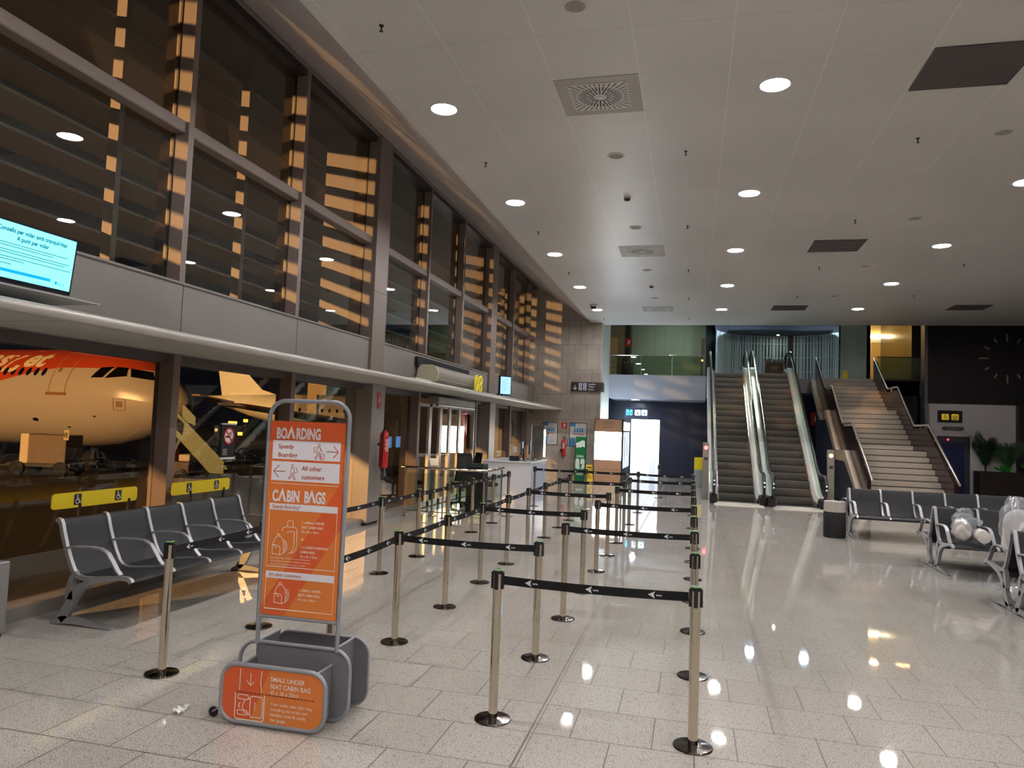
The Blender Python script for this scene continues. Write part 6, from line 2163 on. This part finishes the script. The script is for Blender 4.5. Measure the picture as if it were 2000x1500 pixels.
# second airliner, far off: tail and rear fuselage
tail = empty('airliner', (-49.6 + 36.6, 64.9 + 9.1, 2.45), AX, 'pale airliner tail and rear body far out on the dark apron', 'aeroplane')
fuselage(37.3, None).build('fuselage', M_air2, tail, 60)
MB().prism([(-35.0, -0.12, 1.0), (-35.9, -0.12, 5.9), (-34.5, -0.12, 5.9), (-31.0, -0.14, 2.3), (-29.4, -0.14, 1.8), (-30.5, -0.14, 1.3)], (0, 0.26, 0)).build('tail_fin', M_air2, tail, 30)
MB().prism([(-35.6, -0.3, 0.75), (-33.2, -0.3, 0.75), (-34.8, -6.0, 1.25), (-36.0, -6.0, 1.25)], (0, 0, 0.16)).build('tailplane', mat('tailplane_dark', (120, 84, 56), 0.4), tail)
MB().prism([(-35.6, 0.3, 0.75), (-33.2, 0.3, 0.75), (-34.8, 6.0, 1.25), (-36.0, 6.0, 1.25)], (0, 0, 0.16)).build('tailplane', mat('tailplane_dark', (120, 84, 56), 0.4), tail)
for k in range(22):
    mb = MB()
    mb.add(on_body(oval(13.0 + 0.75 * k, 0.36, 0.13, 0.20)), [tuple(range(14))])
    mb.build('cabin_window', M_airgl, tail)
MB().prism([(-17.5, -1.6, -1.1), (-22.5, -1.6, -1.1), (-29.0, -16.0, 0.3), (-27.2, -16.0, 0.3)], (0, 0, 0.22)).build('wing', mat('tailplane_dark', (120, 84, 56), 0.4), tail)
MB().lathe([(0.0, 0.0), (0.62, 0.3), (0.86, 1.2), (0.86, 2.6), (0.5, 3.6), (0, 3.8)], (-18.0, -5.6, -1.9), 20, M=Matrix.Rotation(-PI / 2, 4, 'Y'), cap=False).build('engine', M_air2, tail, 60)
for y in (-3.4, 3.4):
    MB().tube([(-21.5, y, -1.3), (-21.5, y, -2.2)], 0.14, 8).lathe([(0.0, -0.4), (0.55, -0.4), (0.6, 0), (0.55, 0.4), (0, 0.4)], (-21.5, y, -2.3), 20, M=Matrix.Rotation(PI / 2, 4, 'X'), cap=False).build('main_wheel', M_blackm, tail, 40)

# ground power cart under the nose, sign board, boarding stairs
o = empty('power_cart', (-21.9, 21.15, -0.45), 0.25, 'boxy cream ground power cart parked below the airliner nose', 'cart')
M_gse = mat('cart_cream', (226, 204, 170), 0.5)
MB().bbox(-0.55, 0.75, -0.5, 0.5, 0.42, 1.42, 0.02).build('housing', mat('cart_grey_side', (120, 100, 80), 0.55), o)
MB().bbox(-0.85, -0.55, -0.5, 0.5, 0.42, 1.44, 0.02).build('end_cabinet', M_gse, o)
MB().box(-0.86, -0.85, -0.25, 0.25, 0.7, 1.2).build('control_panel', mat('cart_panel_orange', (150, 60, 34), 0.5), o)
MB().box(-1.3, 0.9, -0.45, 0.45, 0.30, 0.42).build('chassis', M_dkframe, o)
MB().bar((-1.3, 0, 0.36), (-2.0, 0, 0.25), 0.06, 0.06).build('tow_bar', M_dkframe, o)
for x in (-0.9, 0.6):
    for y in (-0.48, 0.48):
        MB().lathe([(0.0, -0.09), (0.17, -0.09), (0.25, -0.07), (0.25, 0.07), (0.17, 0.09), (0, 0.09)], (x, y, 0.25), 18, M=Matrix.Rotation(PI / 2, 4, 'X'), cap=False).build('wheel', M_blackm, o, 40)
o = empty('stand_board', (-20.55, 20.35, -0.45), -0.35, 'small white board lettered VK on a pole under the airliner nose', 'sign')
MB().lathe([(0.16, 0), (0.16, 0.03), (0.02, 0.05), (0.02, 1.3)], n=12).build('pole', M_dkframe, o)
bd = MB().bbox(-0.17, 0.17, -0.02, 0.0, 1.28, 1.62, 0.01).build('board', M_gse, o)
mb = MB()
Fr((0, -0.02, 1.28), (1, 0, 0), (0, 0, 1), 0.004).text(mb, 'VK', 0.0, 0.08, 0.18, bold=0.02, align='C')
mb.build('lettering', M_symbol, bd)
o = empty('tug', (-17.2, 21.6, -0.45), 0.2, 'small dark tow tractor with orange panels right of the power cart', 'tractor')
MB().bbox(-0.7, 0.7, -0.45, 0.45, 0.22, 0.72, 0.03).build('body', mat('tug_brown', (70, 50, 40), 0.5), o)
MB().bbox(-0.35, -0.05, -0.35, 0.35, 0.72, 1.1, 0.02).build('seat_back', mat('tug_orange', (200, 110, 60), 0.5), o)
MB().bbox(0.3, 0.68, -0.4, 0.4, 0.72, 0.95, 0.02).build('bonnet', mat('tug_cream', (206, 186, 160), 0.5), o)
for x in (-0.45, 0.45):
    for y in (-0.42, 0.42):
        MB().lathe([(0.0, -0.08), (0.22, -0.08), (0.24, 0), (0.22, 0.08), (0, 0.08)], (x, y, 0.24), 18, M=Matrix.Rotation(PI / 2, 4, 'X'), cap=False).build('wheel', M_blackm, o, 40)
o = empty('boarding_stairs', (-14.75, 18.95, -0.45), 0.25, 'yellow-green mobile boarding stairs sloping down outside the second window', 'stairs')
M_lime = mat('lime_panel', (100, 114, 76), 0.45)
MB().prism([(-0.4, -0.5, 2.62), (-0.4, -0.5, 1.95), (0.95, -0.5, 0.60), (1.35, -0.5, 0.60), (1.35, -0.5, 0.95)], (0, 0.05, 0)).build('side_panel', M_lime, o)
MB().prism([(-0.4, 0.5, 2.62), (-0.4, 0.5, 1.95), (0.95, 0.5, 0.60), (1.35, 0.5, 0.60), (1.35, 0.5, 0.95)], (0, 0.05, 0)).build('side_panel', M_lime, o)
MB().prism([(-0.30, -0.51, 2.38), (-0.30, -0.51, 2.02), (0.08, -0.51, 1.68), (0.12, -0.51, 2.02)], (0, 0.01, 0)).build('panel_window', M_airgl, o)
for k in range(9):
    x0 = -0.35 + 0.185 * k
    MB().box(x0, x0 + 0.2, -0.45, 0.5, 2.0 - 0.17 * k, 2.04 - 0.17 * k).build('tread', M_dkframe, o)
MB().box(-0.9, 1.2, -0.45, 0.45, 0.28, 0.42).bar((-0.8, -0.4, 0.4), (-0.2, -0.4, 2.0), 0.07, 0.07).bar((-0.8, 0.4, 0.4), (-0.2, 0.4, 2.0), 0.07, 0.07).build('chassis', M_dkframe, o)
for x in (-0.7, 0.9):
    for y in (-0.42, 0.42):
        MB().lathe([(0.0, -0.07), (0.2, -0.07), (0.22, 0), (0.2, 0.07), (0, 0.07)], (x, y, 0.22), 16, M=Matrix.Rotation(PI / 2, 4, 'X'), cap=False).build('wheel', M_blackm, o, 40)
o = empty('light_mast', (-25.2, 45.0, -0.45), 0.2, 'pale square lighting mast beyond the third window', 'mast')
MB().box(-0.33, 0.33, -0.3, 0.3, 0, 4.9).build('shaft', mat('mast_cream', (236, 206, 156), 0.5), o)
MB().box(0.33, 0.95, -0.3, 0.3, 4.0, 4.9).build('arm', mat('mast_cream', (236, 206, 156), 0.5), o)
for x, y, z, lab in ((-55.2, 79.2, 1.1, 'orange lamp glowing far out on the apron, the wide one'), (-42.2, 61.8, 0.2, 'small orange lamp glowing beside the no smoking sign'), (-44.5, 66.0, 1.45, 'tiny orange lamp under the far airliner tail')):
    o = empty('apron_lamp', (x, y, -0.45), 0.3, lab, 'lamp')
    MB().lathe([(0.06, 0), (0.06, z + 0.4)], n=8).build('pole', M_dkframe, o)
    MB().bbox(-0.5 if z == 1.1 else -0.2, 0.5 if z == 1.1 else 0.2, -0.15, 0.1, z + 0.35, z + 0.65, 0.02).build('lamp_head', mat('sodium_lamp', (255, 180, 80), 0.4, emit=(255, 170, 60), estr=4), o)
